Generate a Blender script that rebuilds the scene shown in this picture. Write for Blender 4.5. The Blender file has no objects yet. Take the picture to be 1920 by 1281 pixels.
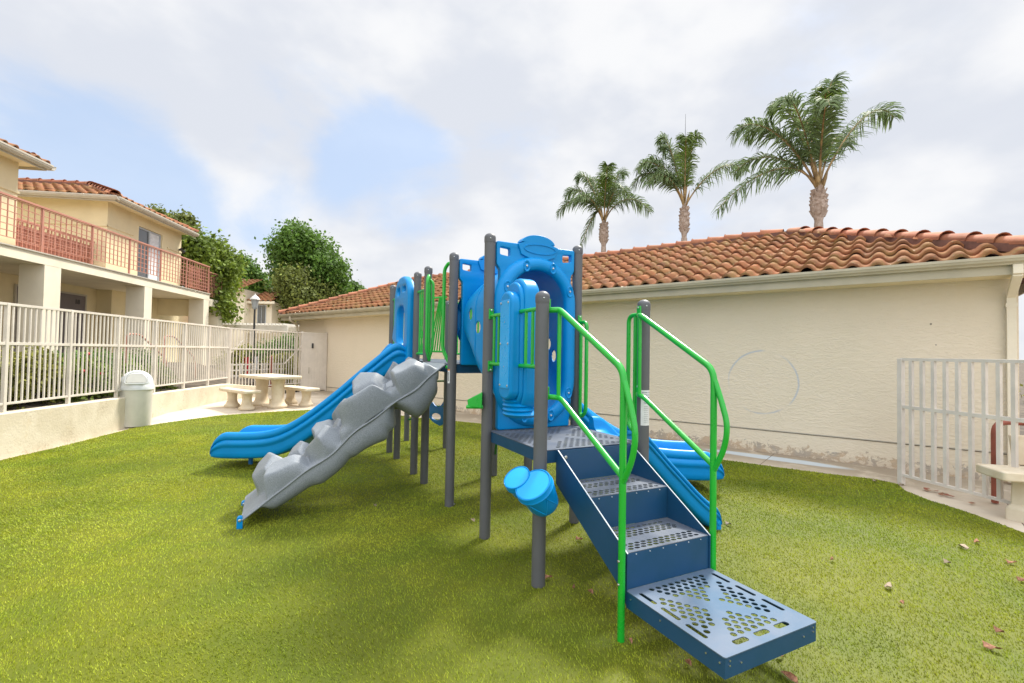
import bpy, bmesh, math, random
import numpy as np
from mathutils import Vector, Matrix
R = math.radians
random.seed(7); rng = np.random.default_rng(7)
C = bpy.context.scene.collection
SC = bpy.context.scene

# ---------------------------------------------------------------- camera
PITCH, ROLL, FPX = -0.0239, 0.0169, 888.0
fwd = Vector((0, math.cos(PITCH), -math.sin(PITCH))); up0 = Vector((0, math.sin(PITCH), math.cos(PITCH))); rt0 = Vector((1, 0, 0))
rt = rt0*math.cos(ROLL) + up0*math.sin(ROLL); up = up0*math.cos(ROLL) - rt0*math.sin(ROLL)
cam = bpy.data.cameras.new("camera"); co = bpy.data.objects.new("camera", cam); C.objects.link(co)
co.matrix_world = Matrix(((rt.x, up.x, -fwd.x, 0), (rt.y, up.y, -fwd.y, 0), (rt.z, up.z, -fwd.z, 1.5), (0, 0, 0, 1)))
cam.sensor_width = 36; cam.lens = FPX/1920*36; cam.clip_start = .05; cam.clip_end = 2000
SC.camera = co

# ---------------------------------------------------------------- world + sun
SUN_EL, SUN_DIR2 = 52, Vector((.566, .825))
w = bpy.data.worlds.new("World"); SC.world = w; w.use_nodes = True
nt = w.node_tree; nt.nodes.clear()
def N(nt, t, **k):
    n = nt.nodes.new(t)
    for a, b in k.items(): setattr(n, a, b)
    return n
def L(nt, a, b): nt.links.new(a, b)
out = N(nt, 'ShaderNodeOutputWorld'); bg = N(nt, 'ShaderNodeBackground'); bg.inputs[1].default_value = .1
sky = N(nt, 'ShaderNodeTexSky', sky_type='NISHITA'); sky.sun_disc = False
sky.sun_elevation = R(SUN_EL); sky.sun_rotation = math.atan2(SUN_DIR2.x, SUN_DIR2.y); sky.dust_density = 2.0
tc = N(nt, 'ShaderNodeTexCoord')
def nmath(nt, op, a, b=None, c=None, clamp=False):
    n = N(nt, 'ShaderNodeMath', operation=op); n.use_clamp = clamp
    for i, v in enumerate((a, b, c)):
        if v is None: continue
        if isinstance(v, (int, float)): n.inputs[i].default_value = v
        else: L(nt, v, n.inputs[i])
    return n.outputs[0]
def noise(nt, vec, scale, detail=4, rough=.5, dist=0.0):
    n = N(nt, 'ShaderNodeTexNoise'); n.inputs['Scale'].default_value = scale; n.inputs['Detail'].default_value = detail
    n.inputs['Roughness'].default_value = rough; n.inputs['Distortion'].default_value = dist
    if vec is not None: L(nt, vec, n.inputs['Vector'])
    return n.outputs[0]
def mixc(nt, f, a, b, mode='MIX'):
    n = N(nt, 'ShaderNodeMix', data_type='RGBA', blend_type=mode)
    for i, v in ((0, f), (6, a), (7, b)):
        if isinstance(v, (int, float)): n.inputs[i].default_value = v
        elif isinstance(v, tuple): n.inputs[i].default_value = v+(1,) if len(v) == 3 else v
        else: L(nt, v, n.inputs[i])
    return n.outputs[2]
def ramp(nt, f, lo, hi):
    n = N(nt, 'ShaderNodeMapRange'); n.interpolation_type = 'SMOOTHSTEP'; L(nt, f, n.inputs[0])
    n.inputs[1].default_value = lo; n.inputs[2].default_value = hi
    return n.outputs[0]
mp = N(nt, 'ShaderNodeMapping'); mp.inputs['Scale'].default_value = (1, 1, 1.7); mp.inputs['Location'].default_value = (3.1, 1.7, .4)
mp.inputs['Rotation'].default_value = (0, R(25), 0)
L(nt, tc.outputs['Generated'], mp.inputs[0])
n1 = noise(nt, mp.outputs[0], 2.9, 8, .56, .3)
def dirspot(px, py, a0, a1):
    d = (fwd + rt*((px-960)/FPX) - up*((py-640.5)/FPX)).normalized()
    v = N(nt, 'ShaderNodeVectorMath', operation='DOT_PRODUCT'); L(nt, tc.outputs['Generated'], v.inputs[0]); v.inputs[1].default_value = d
    return ramp(nt, v.outputs['Value'], math.cos(R(a0)), math.cos(R(a1)))
bias = None
for px, py, a0, a1, k in ((620, 190, 12, 2, .26), (160, 300, 12, 3, .32), (340, 350, 12, 3, .32), (740, 330, 10, 1, .32), (560, 420, 7, 1, .12), (560, 330, 7, 1, .10), (950, 330, 8, 1, .05), (1040, 330, 7, 1, .05), (1240, 430, 8, 2, .10)):
    s = nmath(nt, 'MULTIPLY', dirspot(px, py, a0, a1), k)
    bias = s if bias is None else nmath(nt, 'ADD', bias, s)
wb = nmath(nt, 'MULTIPLY', dirspot(420, 190, 14, 3), .13)
wb2 = nmath(nt, 'MULTIPLY', dirspot(150, 60, 16, 4), .12)
cl = nmath(nt, 'SUBTRACT', nmath(nt, 'ADD', nmath(nt, 'ADD', n1, wb), wb2), bias)
clm = nmath(nt, 'MULTIPLY_ADD', ramp(nt, cl, .16, .44), .78, .22)
n2 = noise(nt, mp.outputs[0], 3.4, 5, .5)
shade = ramp(nt, n2, .38, .62)
cloud = mixc(nt, shade, (3.3, 3.45, 3.78), (4.15, 4.18, 4.26))
blue = mixc(nt, .8, sky.outputs[0], (2.3, 3.0, 4.15))
# overcast zenith and sky behind the camera, both unseen, brightened to lift fill light
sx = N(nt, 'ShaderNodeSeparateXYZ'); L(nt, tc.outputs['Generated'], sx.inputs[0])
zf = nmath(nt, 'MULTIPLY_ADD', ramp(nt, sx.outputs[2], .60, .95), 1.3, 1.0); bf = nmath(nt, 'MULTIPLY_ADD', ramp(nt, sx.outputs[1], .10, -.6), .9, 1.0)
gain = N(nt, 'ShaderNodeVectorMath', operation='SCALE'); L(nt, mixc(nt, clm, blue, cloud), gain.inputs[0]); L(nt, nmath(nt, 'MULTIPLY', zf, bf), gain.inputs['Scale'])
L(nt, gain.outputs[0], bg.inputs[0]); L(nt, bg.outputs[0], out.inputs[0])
sun = bpy.data.lights.new("sun", 'SUN'); sun.energy = 2.8; sun.angle = R(10); sun.color = (1, .95, .86)
so = bpy.data.objects.new("sun", sun); C.objects.link(so)
sd = Vector((SUN_DIR2.x*math.cos(R(SUN_EL)), SUN_DIR2.y*math.cos(R(SUN_EL)), math.sin(R(SUN_EL))))
so.rotation_euler = sd.to_track_quat('Z', 'Y').to_euler()
SC.view_settings.view_transform = 'Standard'; SC.view_settings.look = 'None'; SC.view_settings.exposure = 1.2; SC.view_settings.gamma = 1

# ---------------------------------------------------------------- materials
def mat(name, col, rough=.5, var=.12, vscale=6, bump=0, bscale=60, spec=.5, col2=None, fine=None, metallic=0, coat=0, attr=None, trans=0, bdist=.01):
    m = bpy.data.materials.new(name); m.use_nodes = True; t = m.node_tree; b = t.nodes['Principled BSDF']
    tcn = N(t, 'ShaderNodeTexCoord'); obj = tcn.outputs['Object']
    c1 = col; c2 = col2 if col2 else tuple(max(0, x*(1-2.2*var)) for x in col)
    f = ramp(t, noise(t, obj, vscale, 6, .6, .3), .3, .7)
    c = mixc(t, f, c1, c2)
    if attr:
        a = N(t, 'ShaderNodeAttribute', attribute_name=attr)
        c = mixc(t, 1.0, c, a.outputs['Color'], 'MULTIPLY')
    if fine:
        g = noise(t, obj, fine[0], 2, .7); g = ramp(t, g, .35, .65)
        c = mixc(t, g, c, fine[1]); c = mixc(t, fine[2], c, c) if False else c
    L(t, c, b.inputs['Base Color'])
    rr = nmath(t, 'MULTIPLY_ADD', noise(t, obj, vscale*3, 4), .25, rough-.12)
    L(t, rr, b.inputs['Roughness']); b.inputs['Specular IOR Level'].default_value = spec; b.inputs['Metallic'].default_value = metallic
    b.inputs['Coat Weight'].default_value = coat; b.inputs['Coat Roughness'].default_value = .15
    if bump:
        bn = N(t, 'ShaderNodeBump'); bn.inputs['Strength'].default_value = bump; bn.inputs['Distance'].default_value = bdist
        L(t, noise(t, obj, bscale, 5, .6), bn.inputs['Height']); L(t, bn.outputs[0], b.inputs['Normal'])
    if trans:
        tr = N(t, 'ShaderNodeBsdfTranslucent'); L(t, c, tr.inputs[0]); mx = N(t, 'ShaderNodeMixShader'); mx.inputs[0].default_value = trans
        L(t, b.outputs[0], mx.inputs[1]); L(t, tr.outputs[0], mx.inputs[2]); L(t, mx.outputs[0], t.nodes['Material Output'].inputs[0])
    return m
M = dict(
 post=mat('post_grey', (.108, .110, .118), .5, .06, 3, .15, 250, bdist=.001),
 blue=mat('blue_plastic', (.0, .245, .60), .34, .06, 2.5, .25, 120, bdist=.0008, col2=(.0, .22, .55), spec=.25),
 blue_dark=mat('deep_blue_plastic', (.0, .15, .45), .4, .06, 2.5),
 cyan=mat('light_blue_plastic', (.003, .37, .85), .3, .05, 3),
 navy=mat('navy_coated_steel', (.005, .055, .12), .42, .08, 3, .2, 300, bdist=.0006, col2=(.010, .062, .15)),
 deck=mat('worn_deck_coating', (.13, .145, .17), .62, .15, 4, .25, 300, bdist=.0008, col2=(.08, .10, .14), spec=.2),
 deckblue=mat('blue_grey_deck_coating', (.065, .125, .20), .62, .12, 3, .25, 300, bdist=.0008, col2=(.12, .155, .21), spec=.2),
 green=mat('green_powder_coat', (.008, .40, .03), .3, .05, 4, coat=.3),
 green_dark=mat('dark_green_coat', (.005, .14, .02), .4, .05, 4),
 rock=mat('speckled_grey_plastic', (.275, .30, .325), .5, .08, 3, .4, 180, bdist=.0015, col2=(.24, .265, .29), fine=(170, (.16, .18, .20), .5)),
 steel=mat('stainless', (.6, .6, .6), .3, .05, 5, metallic=.9),
 edge=mat('pale_edge', (.5, .55, .6), .5, .1, 5),
 concrete=mat('patio_concrete', (.60, .52, .41), .85, .10, 1.3, .35, 70, bdist=.004, col2=(.48, .40, .30)),
 castconc=mat('cast_concrete', (.66, .58, .44), .85, .10, 4, .4, 130, bdist=.003, col2=(.56, .46, .32)),
 fence=mat('cream_fence_paint', (.68, .62, .54), .5, .06, 3, .15, 90, bdist=.001),
 fencegrey=mat('pale_gate_paint', (.68, .62, .55), .5, .08, 3, .15, 90, bdist=.001),
 cream=mat('cream_stucco', (.76, .66, .43), .9, .05, 1.2, .5, 45, bdist=.006),
 creamw=mat('pale_stucco', (.78, .71, .56), .9, .06, 1.2, .5, 45, bdist=.006),
 trimgut=mat('gutter_paint', (.50, .46, .38), .5, .05, 3),
 gutgrey=mat('grey_green_gutter', (.47, .42, .30), .5, .06, 3),
 terra=mat('terracotta_paint', (.47, .21, .15), .6, .06, 4),
 rust=mat('rust_red_paint', (.33, .09, .055), .5, .12, 8),
 door=mat('mauve_grey_door', (.17, .145, .15), .6, .05, 2),
 glass=mat('window_glass', (.09, .10, .11), .08, .05, 3, spec=.8),
 curtain=mat('white_curtain', (.75, .78, .82), .8, .1, 9),
 dark=mat('dark_gap', (.02, .02, .02), .8, .05, 3),
 black=mat('black_paint', (.03, .03, .03), .5, .05, 3),
 bark=mat('bark', (.16, .12, .08), .95, .3, 5, .8, 25, bdist=.03),
 palebark=mat('pale_bark', (.40, .36, .30), .95, .3, 5, .8, 25, bdist=.03),
 palmbark=mat('palm_bark', (.55, .44, .36), .95, .25, 9, .8, 14, bdist=.05, col2=(.34, .24, .18)),
 petiole=mat('palm_petiole', (.50, .33, .14), .7, .3, 3),
 can=mat('grey_bin_plastic', (.68, .67, .61), .5, .07, 2.5, .2, 80, bdist=.001),
 canlid=mat('pale_bin_lid', (.68, .71, .72), .45, .06, 3),
 white=mat('white_label', (.75, .75, .75), .5, .05, 20),
 orange=mat('orange_label', (.8, .25, .04), .5, .05, 20),
 inkblue=mat('label_ink_blue', (.02, .02, .13), .5, .05, 20),
 red=mat('red_sign', (.5, .02, .03), .5, .05, 4),
 dryleaf=mat('dry_leaf_brown', (.42, .20, .11), .8, .3, 40),
 dryleaf2=mat('dry_leaf_tan', (.40, .31, .22), .8, .2, 40),
 soil=mat('planting_soil', (.13, .10, .07), .95, .3, 3, .5, 20),
 lattice=mat('white_lattice', (.74, .70, .62), .6, .05, 4),
 lamp_glass=mat('lamp_glass', (.36, .38, .37), .3, .05, 4),
)
# clay tiles: tint per tile from a face attribute
def tilemat(name, col, moss):
    m = mat(name, col, .85, .12, 5, .5, 60, attr='tint', bdist=.004); t = m.node_tree; b = t.nodes['Principled BSDF']
    src = b.inputs['Base Color'].links[0].from_socket
    tcn = N(t, 'ShaderNodeTexCoord'); f = ramp(t, noise(t, tcn.outputs['Object'], 3.0, 8, .7, .4), .42, .68)
    f = nmath(t, 'MULTIPLY', f, moss)
    L(t, mixc(t, f, src, (.31, .195, .07)), b.inputs['Base Color'])
    return m
M['tile'] = tilemat('clay_tile', (.40, .165, .075), .85)
M['ridge'] = tilemat('clay_ridge_tile', (.43, .155, .08), .3)
M['mortar'] = mat('ridge_mortar', (.20, .10, .075), .95, .15, 8)
# leaves
def leafmat(name, a, b_, tr=.25):
    m = mat(name, a, .6, .1, 1.1, 0, col2=b_, attr='tint', trans=tr, spec=.3); return m
M['leafA'] = leafmat('leaf_bright', (.21, .28, .035), (.11, .17, .02), .3)
M['leafB'] = leafmat('leaf_deep', (.13, .24, .035), (.075, .145, .022), .3)
M['leafO'] = leafmat('leaf_olive', (.20, .23, .05), (.13, .16, .035), .3)
M['leafP'] = leafmat('palm_leaf', (.14, .20, .09), (.19, .26, .10), .35)
M['leafP2'] = leafmat('palm_leaf_young', (.13, .19, .03), (.09, .14, .03), .3)
M['hedge'] = leafmat('hedge_leaf', (.30, .29, .05), (.16, .17, .035), .25)
M['hedger'] = leafmat('flower_petal', (.45, .03, .05), (.5, .1, .12), .2)
M['turf'] = leafmat('turf_blade', (.385, .42, .03), (.27, .35, .025), .3)

# ---------------------------------------------------------------- helpers
def tag(o, label=None, cat=None, group=None, kind=None):
    for k, v in (('label', label), ('category', cat), ('group', group), ('kind', kind)):
        if v: o[k] = v
    return o
def empty(name, loc=(0, 0, 0), rz=0, label=None, cat=None, group=None):
    o = bpy.data.objects.new(name, None); C.objects.link(o); o.location = loc; o.rotation_euler = (0, 0, rz); o.empty_display_size = .2
    return tag(o, label, cat, group)
class MB:
    def __init__(s): s.v = []; s.f = []; s.mi = []; s.cur = 0
    def add(s, vs, fs):
        n = len(s.v); s.v += [tuple(p) for p in vs]; s.f += [tuple(i+n for i in f) for f in fs]; s.mi += [s.cur]*len(fs); return s
    def box(s, c, d, rz=0, T=None):
        cx, cy, cz = c; hx, hy, hz = d[0]/2, d[1]/2, d[2]/2; ca, sa = math.cos(rz), math.sin(rz)
        vs = []
        for z in (-hz, hz):
            for x, y in ((-hx, -hy), (hx, -hy), (hx, hy), (-hx, hy)):
                vs.append((cx+x*ca-y*sa, cy+x*sa+y*ca, cz+z))
        return s.add(vs, [(3, 2, 1, 0), (4, 5, 6, 7), (0, 1, 5, 4), (1, 2, 6, 5), (2, 3, 7, 6), (3, 0, 4, 7)])
    def b2(s, x0, x1, y0, y1, z0, z1): return s.box(((x0+x1)/2, (y0+y1)/2, (z0+z1)/2), (x1-x0, y1-y0, z1-z0))
    def beam(s, a, b, w_, h_, upv=(0, 0, 1)):
        a = Vector(a); b = Vector(b); d = (b-a).normalized(); u = Vector(upv)
        if abs(d.dot(u)) > .98: u = Vector((1, 0, 0))
        r = d.cross(u).normalized()*w_/2; u = r.cross(d).normalized()*h_/2
        vs = [a-r-u, a+r-u, a+r+u, a-r+u, b-r-u, b+r-u, b+r+u, b-r+u]
        return s.add(vs, [(0, 1, 2, 3), (7, 6, 5, 4), (0, 4, 5, 1), (1, 5, 6, 2), (2, 6, 7, 3), (3, 7, 4, 0)])
    def tube(s, pts, r, n=10, cap=True, sy=1.0, upv=None):
        pts = [Vector(p) for p in pts]; k = len(pts); rs = r if isinstance(r, (list, tuple)) else [r]*k
        vs = []; prev = None
        for i, p in enumerate(pts):
            d = (pts[min(i+1, k-1)]-pts[max(i-1, 0)]).normalized()
            if upv is not None: a = Vector(upv)
            elif prev is None: a = Vector((0, 0, 1)) if abs(d.z) < .9 else Vector((1, 0, 0))
            else: a = prev
            a = (a-d*a.dot(d)).normalized(); prev = a; b = d.cross(a)
            for j in range(n):
                t = 2*math.pi*j/n; vs.append(p+a*(math.cos(t)*rs[i])+b*(math.sin(t)*rs[i]*sy))
        fs = [(i*n+j, i*n+(j+1) % n, (i+1)*n+(j+1) % n, (i+1)*n+j) for i in range(k-1) for j in range(n)]
        if cap: fs += [tuple(range(n-1, -1, -1)), tuple((k-1)*n+j for j in range(n))]
        return s.add(vs, fs)
    def lathe(s, prof, c=(0, 0, 0), n=24, axis=None, cap=True, sx=1, sy=1):
        ax = Vector(axis).normalized() if axis is not None else Vector((0, 0, 1)); q = Vector((0, 0, 1)).rotation_difference(ax)
        vs = []
        for r, z in prof:
            for j in range(n):
                t = 2*math.pi*j/n; vs.append(Vector(c)+q @ Vector((r*math.cos(t)*sx, r*math.sin(t)*sy, z)))
        k = len(prof); fs = [(i*n+j, i*n+(j+1) % n, (i+1)*n+(j+1) % n, (i+1)*n+j) for i in range(k-1) for j in range(n)]
        if cap: fs += [tuple(range(n-1, -1, -1)), tuple((k-1)*n+j for j in range(n))]
        return s.add(vs, fs)
    def prism(s, poly, z0, z1, fn=None):
        n = len(poly); vs = [(x, y, z0) for x, y in poly]+[(x, y, z1) for x, y in poly]
        if fn: vs = [fn(*p) for p in vs]
        return s.add(vs, [tuple(range(n-1, -1, -1)), tuple(range(n, 2*n))]+[(i, (i+1) % n, n+(i+1) % n, n+i) for i in range(n)])
    def build(s, name, m, parent=None, smooth=None, bevel=0, subs=0, fix=True, seg=2):
        me = bpy.data.meshes.new(name); me.from_pydata(s.v, [], s.f); o = bpy.data.objects.new(name, me)
        ms = m if isinstance(m, (list, tuple)) else [m]
        for k in ms: me.materials.append(k)
        if len(ms) > 1: me.polygons.foreach_set('material_index', s.mi)
        if fix:
            bm = bmesh.new(); bm.from_mesh(me); bmesh.ops.recalc_face_normals(bm, faces=bm.faces); bm.to_mesh(me); bm.free()
        C.objects.link(o)
        if parent: o.parent = parent
        fin(o, smooth, bevel, subs, seg)
        return o
def fin(o, smooth=None, bevel=0, subs=0, seg=2):
    me = o.data
    if smooth is not None:
        me.polygons.foreach_set('use_smooth', [True]*len(me.polygons))
        if smooth < 180:
            try: me.set_sharp_from_angle(angle=R(smooth))
            except Exception: pass
    if bevel:
        b = o.modifiers.new('bevel', 'BEVEL'); b.width = bevel; b.segments = seg; b.limit_method = 'ANGLE'; b.angle_limit = R(35); b.harden_normals = False
    if subs:
        b = o.modifiers.new('sub', 'SUBSURF'); b.levels = subs; b.render_levels = subs
def bend(pts, r=.06, n=6):
    """round the corners of a polyline"""
    P = [Vector(p) for p in pts]; o = [P[0]]
    for i in range(1, len(P)-1):
        a = (P[i-1]-P[i]); b = (P[i+1]-P[i]); t = min(r, a.length*.49, b.length*.49); A = P[i]+a.normalized()*t; B = P[i]+b.normalized()*t
        for k in range(n+1):
            u = k/n; o.append(A*(1-u)**2+P[i]*2*u*(1-u)+B*u*u)
    o.append(P[-1]); return o
def ell(cx, cy, rx, ry, n=14, ph=0): return [(cx+rx*math.cos(2*math.pi*i/n+ph), cy+ry*math.sin(2*math.pi*i/n+ph)) for i in range(n)]
def rrect(x0, x1, y0, y1, r, n=4):
    o = []
    for cx, cy, a in ((x1-r, y1-r, 0), (x0+r, y1-r, 90), (x0+r, y0+r, 180), (x1-r, y0+r, 270)):
        for i in range(n+1):
            t = R(a+90*i/n); o.append((cx+r*math.cos(t), cy+r*math.sin(t)))
    return o
def rpoly(pts, r=.03, n=4):
    k = len(pts); o = []
    for i in range(k):
        p = Vector(pts[i]); a = Vector(pts[i-1])-p; b = Vector(pts[(i+1) % k])-p; t = min(r, a.length*.45, b.length*.45)
        A = p+a.normalized()*t; B = p+b.normalized()*t
        for j in range(n+1):
            u = j/n; q = A*(1-u)**2+p*2*u*(1-u)+B*u*u; o.append((q.x, q.y))
    return o
def plate(name, outer, holes, th, m, parent=None, mw=None, bevel=0.0):
    """flat plate with real holes, local XY outline, thickness th centred on z, placed by matrix mw (baked)"""
    cu = bpy.data.curves.new('tmp', 'CURVE'); cu.dimensions = '2D'; cu.fill_mode = 'BOTH'; cu.extrude = th/2-bevel; cu.bevel_depth = bevel; cu.bevel_resolution = 2; cu.offset = -bevel
    for pl in [outer]+list(holes):
        sp = cu.splines.new('POLY'); sp.points.add(len(pl)-1); sp.use_cyclic_u = True
        for i, (x, y) in enumerate(pl): sp.points[i].co = (x, y, 0, 1)
    o = bpy.data.objects.new('tmp', cu); C.objects.link(o); dg = bpy.context.evaluated_depsgraph_get()
    me = bpy.data.meshes.new_from_object(o.evaluated_get(dg)); C.objects.unlink(o); bpy.data.objects.remove(o); bpy.data.curves.remove(cu)
    me.name = name
    if mw is not None: me.transform(mw)
    me.materials.clear(); me.materials.append(m)
    ob = bpy.data.objects.new(name, me); C.objects.link(ob)
    if parent: ob.parent = parent
    bm = bmesh.new(); bm.from_mesh(me); bmesh.ops.remove_doubles(bm, verts=bm.verts, dist=1e-5); bmesh.ops.recalc_face_normals(bm, faces=bm.faces); bm.to_mesh(me); bm.free()
    fin(ob, 40)
    return ob
def npmesh(name, V, F, m, parent=None, tint=None, smooth=False):
    """V (n,3), F (m,k) arrays"""
    me = bpy.data.meshes.new(name); n, k = F.shape
    me.vertices.add(len(V)); me.vertices.foreach_set('co', V.astype(np.float32).ravel())
    me.loops.add(n*k); me.loops.foreach_set('vertex_index', F.astype(np.int32).ravel())
    me.polygons.add(n); me.polygons.foreach_set('loop_start', np.arange(0, n*k, k, dtype=np.int32)); me.polygons.foreach_set('loop_total', np.full(n, k, dtype=np.int32))
    me.update(calc_edges=True)
    if tint is not None:
        a = me.attributes.new('tint', 'FLOAT_COLOR', 'FACE'); col = np.ones((n, 4), np.float32); col[:, :3] = tint; a.data.foreach_set('color', col.ravel())
    if smooth: me.polygons.foreach_set('use_smooth', [True]*n)
    for q in (m if isinstance(m, (list, tuple)) else [m]): me.materials.append(q)
    o = bpy.data.objects.new(name, me); C.objects.link(o)
    if parent: o.parent = parent
    return o
def sstep(x, a, b):
    t = np.clip((x-a)/(b-a), 0, 1); return t*t*(3-2*t)
def gh(x, y):
    """ground height: the patio lies a little higher than the turf"""
    return .14*sstep(y-.6*(x+4), 9.6, 11.8)
def bank(x, y):
    return gh(x, y)

# ---------------------------------------------------------------- ground
def sheet(name, poly, dz, m, step=.4):
    """a sheet over the polygon that follows the ground height"""
    bm = bmesh.new(); vs = [bm.verts.new((x, y, 0)) for x, y in poly]; bm.faces.new(vs)
    xs = [p[0] for p in poly]; ys = [p[1] for p in poly]
    for ax, lo, hi in ((0, min(xs), max(xs)), (1, min(ys), max(ys))):
        k = math.ceil(lo/step)*step
        while k < hi:
            pl = [0, 0, 0]; pl[ax] = k; no = [0, 0, 0]; no[ax] = 1
            bmesh.ops.bisect_plane(bm, geom=bm.verts[:]+bm.edges[:]+bm.faces[:], plane_co=pl, plane_no=no); k += step
    for v in bm.verts: v.co.z = float(gh(v.co.x, v.co.y))+dz
    me = bpy.data.meshes.new(name); bm.to_mesh(me); bm.free(); me.materials.append(m)
    o = bpy.data.objects.new(name, me); C.objects.link(o); me.polygons.foreach_set('use_smooth', [True]*len(me.polygons)); return o
# soil sheet to the horizon
g = MB(); g.add([(-900, -900, -.12), (900, -900, -.12), (900, 900, -.12), (-900, 900, -.12)], [(0, 1, 2, 3)]); tag(g.build('ground', M['soil'], fix=False), kind='structure')
WD = Vector((-math.sin(R(51)), math.cos(R(51)), 0)); WN = Vector((math.cos(R(51)), math.sin(R(51)), 0)); WP = Vector((3.227, 8.244, 0))
def WL(t, off=0, z=0): return WP+WD*t+WN*off+Vector((0, 0, z))
FD = Vector((-math.sin(R(7.8)), math.cos(R(7.8)), 0)); FN = Vector((math.cos(R(7.8)), math.sin(R(7.8)), 0)); FP = Vector((-6.62, 6.25, 0))
def FL(t, off=0, z=0): return FP+FD*t+FN*off+Vector((0, 0, z))
def xy(v): return (v.x, v.y)
pm = M['concrete'].copy(); pm.name = 'patio_stained_concrete'; t = pm.node_tree; b = t.nodes['Principled BSDF']; src = b.inputs['Base Color'].links[0].from_socket
ge = N(t, 'ShaderNodeNewGeometry'); vm = N(t, 'ShaderNodeVectorMath', operation='DOT_PRODUCT'); L(t, ge.outputs['Position'], vm.inputs[0]); vm.inputs[1].default_value = WN
dwall = nmath(t, 'SUBTRACT', vm.outputs['Value'], WP.dot(WN))   # distance to the garage wall (negative in front)
vt = N(t, 'ShaderNodeVectorMath', operation='DOT_PRODUCT'); L(t, ge.outputs['Position'], vt.inputs[0]); vt.inputs[1].default_value = WD
twall = nmath(t, 'SUBTRACT', vt.outputs['Value'], WP.dot(WD))
st = noise(t, ge.outputs['Position'], 2.2, 7, .7, .5)
grime = nmath(t, 'MULTIPLY', ramp(t, dwall, -1.5, -.5), ramp(t, st, .25, .5))
c = mixc(t, nmath(t, 'MULTIPLY', grime, .8), src, (.25, .20, .14))
# pale blue chalk wash spilled on the strip
da = nmath(t, 'ABSOLUTE', nmath(t, 'DIVIDE', nmath(t, 'ADD', twall, 1.25), 1.0)); db = nmath(t, 'ABSOLUTE', nmath(t, 'DIVIDE', nmath(t, 'ADD', dwall, .42), .16))
rr = nmath(t, 'ADD', nmath(t, 'MULTIPLY', da, da), nmath(t, 'MULTIPLY', db, db))
blot = nmath(t, 'MULTIPLY', ramp(t, nmath(t, 'SUBTRACT', rr, nmath(t, 'MULTIPLY', st, .9)), .8, .1), .75)
c = mixc(t, blot, c, (.52, .60, .66))
# joints
jn = nmath(t, 'ABSOLUTE', nmath(t, 'SUBTRACT', nmath(t, 'FRACT', nmath(t, 'DIVIDE', twall, 2.4)), .5))
c = mixc(t, nmath(t, 'LESS_THAN', jn, .0022), c, (.14, .10, .07))
L(t, c, b.inputs['Base Color'])
patio = sheet('patio', [xy(FL(-8, -.1)), xy(FL(6.4, -.1)), (-7.4, 12.9), xy(WL(12.7, .1)), xy(WL(-8.0, .1)), (9, -4), (4.55, -4), (4.5, 0)], -.012, pm); tag(patio, kind='structure')
# asphalt/paths beyond the fence
tag(sheet('path', [(-30, 14.5), (-8.2, 14.5), (-6.9, 17.2), (-9, 40), (-30, 40)], -.02, M['concrete'], 4), kind='structure')
# raised planting bank in front of the apartments
bk = MB(); sec = [(-.16, -.1), (-.17, .46), (-1.4, .62), (-2.6, 1.0), (-9.5, 1.0)]
ys = [-12, 10.0]
vs = [FL(yy, a_, z_) for yy in ys for a_, z_ in sec]; n_ = len(sec)
bk.add(vs, [(i, i+1, n_+i+1, n_+i) for i in range(n_-1)]+[(n_, n_+1, n_+2, n_+3, n_+4)]); tag(bk.build('planting_bank', M['soil']), kind='structure')

# ---------------------------------------------------------------- turf
TURF = [(-6.55, -3.0), (-6.53, 4.0), (-6.57, 6.2), (-6.64, 7.0), (-6.70, 7.45), (-6.80, 8.0), (-6.80, 8.5), (-6.6, 8.95), (-6.30, 9.42), (-6.0, 9.83), (-5.3, 10.4), (-4.6, 10.86), (-4.0, 11.18),
        (-3.0, 11.15), (-1.62, 10.5), (-.65, 10.0), (.5, 9.15), (1.78, 8.20), (3.01, 6.95), (3.63, 6.5), (4.16, 6.15), (4.55, 5.94), (4.66, 5.72), (4.52, 5.45), (4.48, 5.1), (4.51, 4.9), (4.53, 4.66), (4.5, 4.1), (4.45, 3.0), (4.4, 0), (4.4, -3)]
tb = sheet('turf_base', TURF, .004, M['turf'], .5)
tag(tb, kind='structure')
tba = tb.data.attributes.new('tint', 'FLOAT_COLOR', 'FACE'); tba.data.foreach_set('color', np.tile(np.array([.42, .42, .42, 1], np.float32), len(tb.data.polygons)))
P_ = np.array(TURF)
def inside(x, y, P=P_):
    r = np.zeros(x.shape, bool); j = len(P)-1
    for i in range(len(P)):
        c_ = ((P[i, 1] > y) != (P[j, 1] > y)) & (x < (P[j, 0]-P[i, 0])*(y-P[i, 1])/(P[j, 1]-P[i, 1]+1e-12)+P[i, 0]); r ^= c_; j = i
    return r
def vnoise(x, y, s, seed):
    g_ = np.random.default_rng(seed).random((64, 64)); X = x/s; Y = y/s; xi = np.floor(X).astype(int); yi = np.floor(Y).astype(int); fx = X-xi; fy = Y-yi
    fx = fx*fx*(3-2*fx); fy = fy*fy*(3-2*fy); a_ = g_[xi % 64, yi % 64]; b_ = g_[(xi+1) % 64, yi % 64]; c_ = g_[xi % 64, (yi+1) % 64]; d_ = g_[(xi+1) % 64, (yi+1) % 64]
    return (a_*(1-fx)+b_*fx)*(1-fy)+(c_*(1-fx)+d_*fx)*fy
NB = 800000
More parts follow.
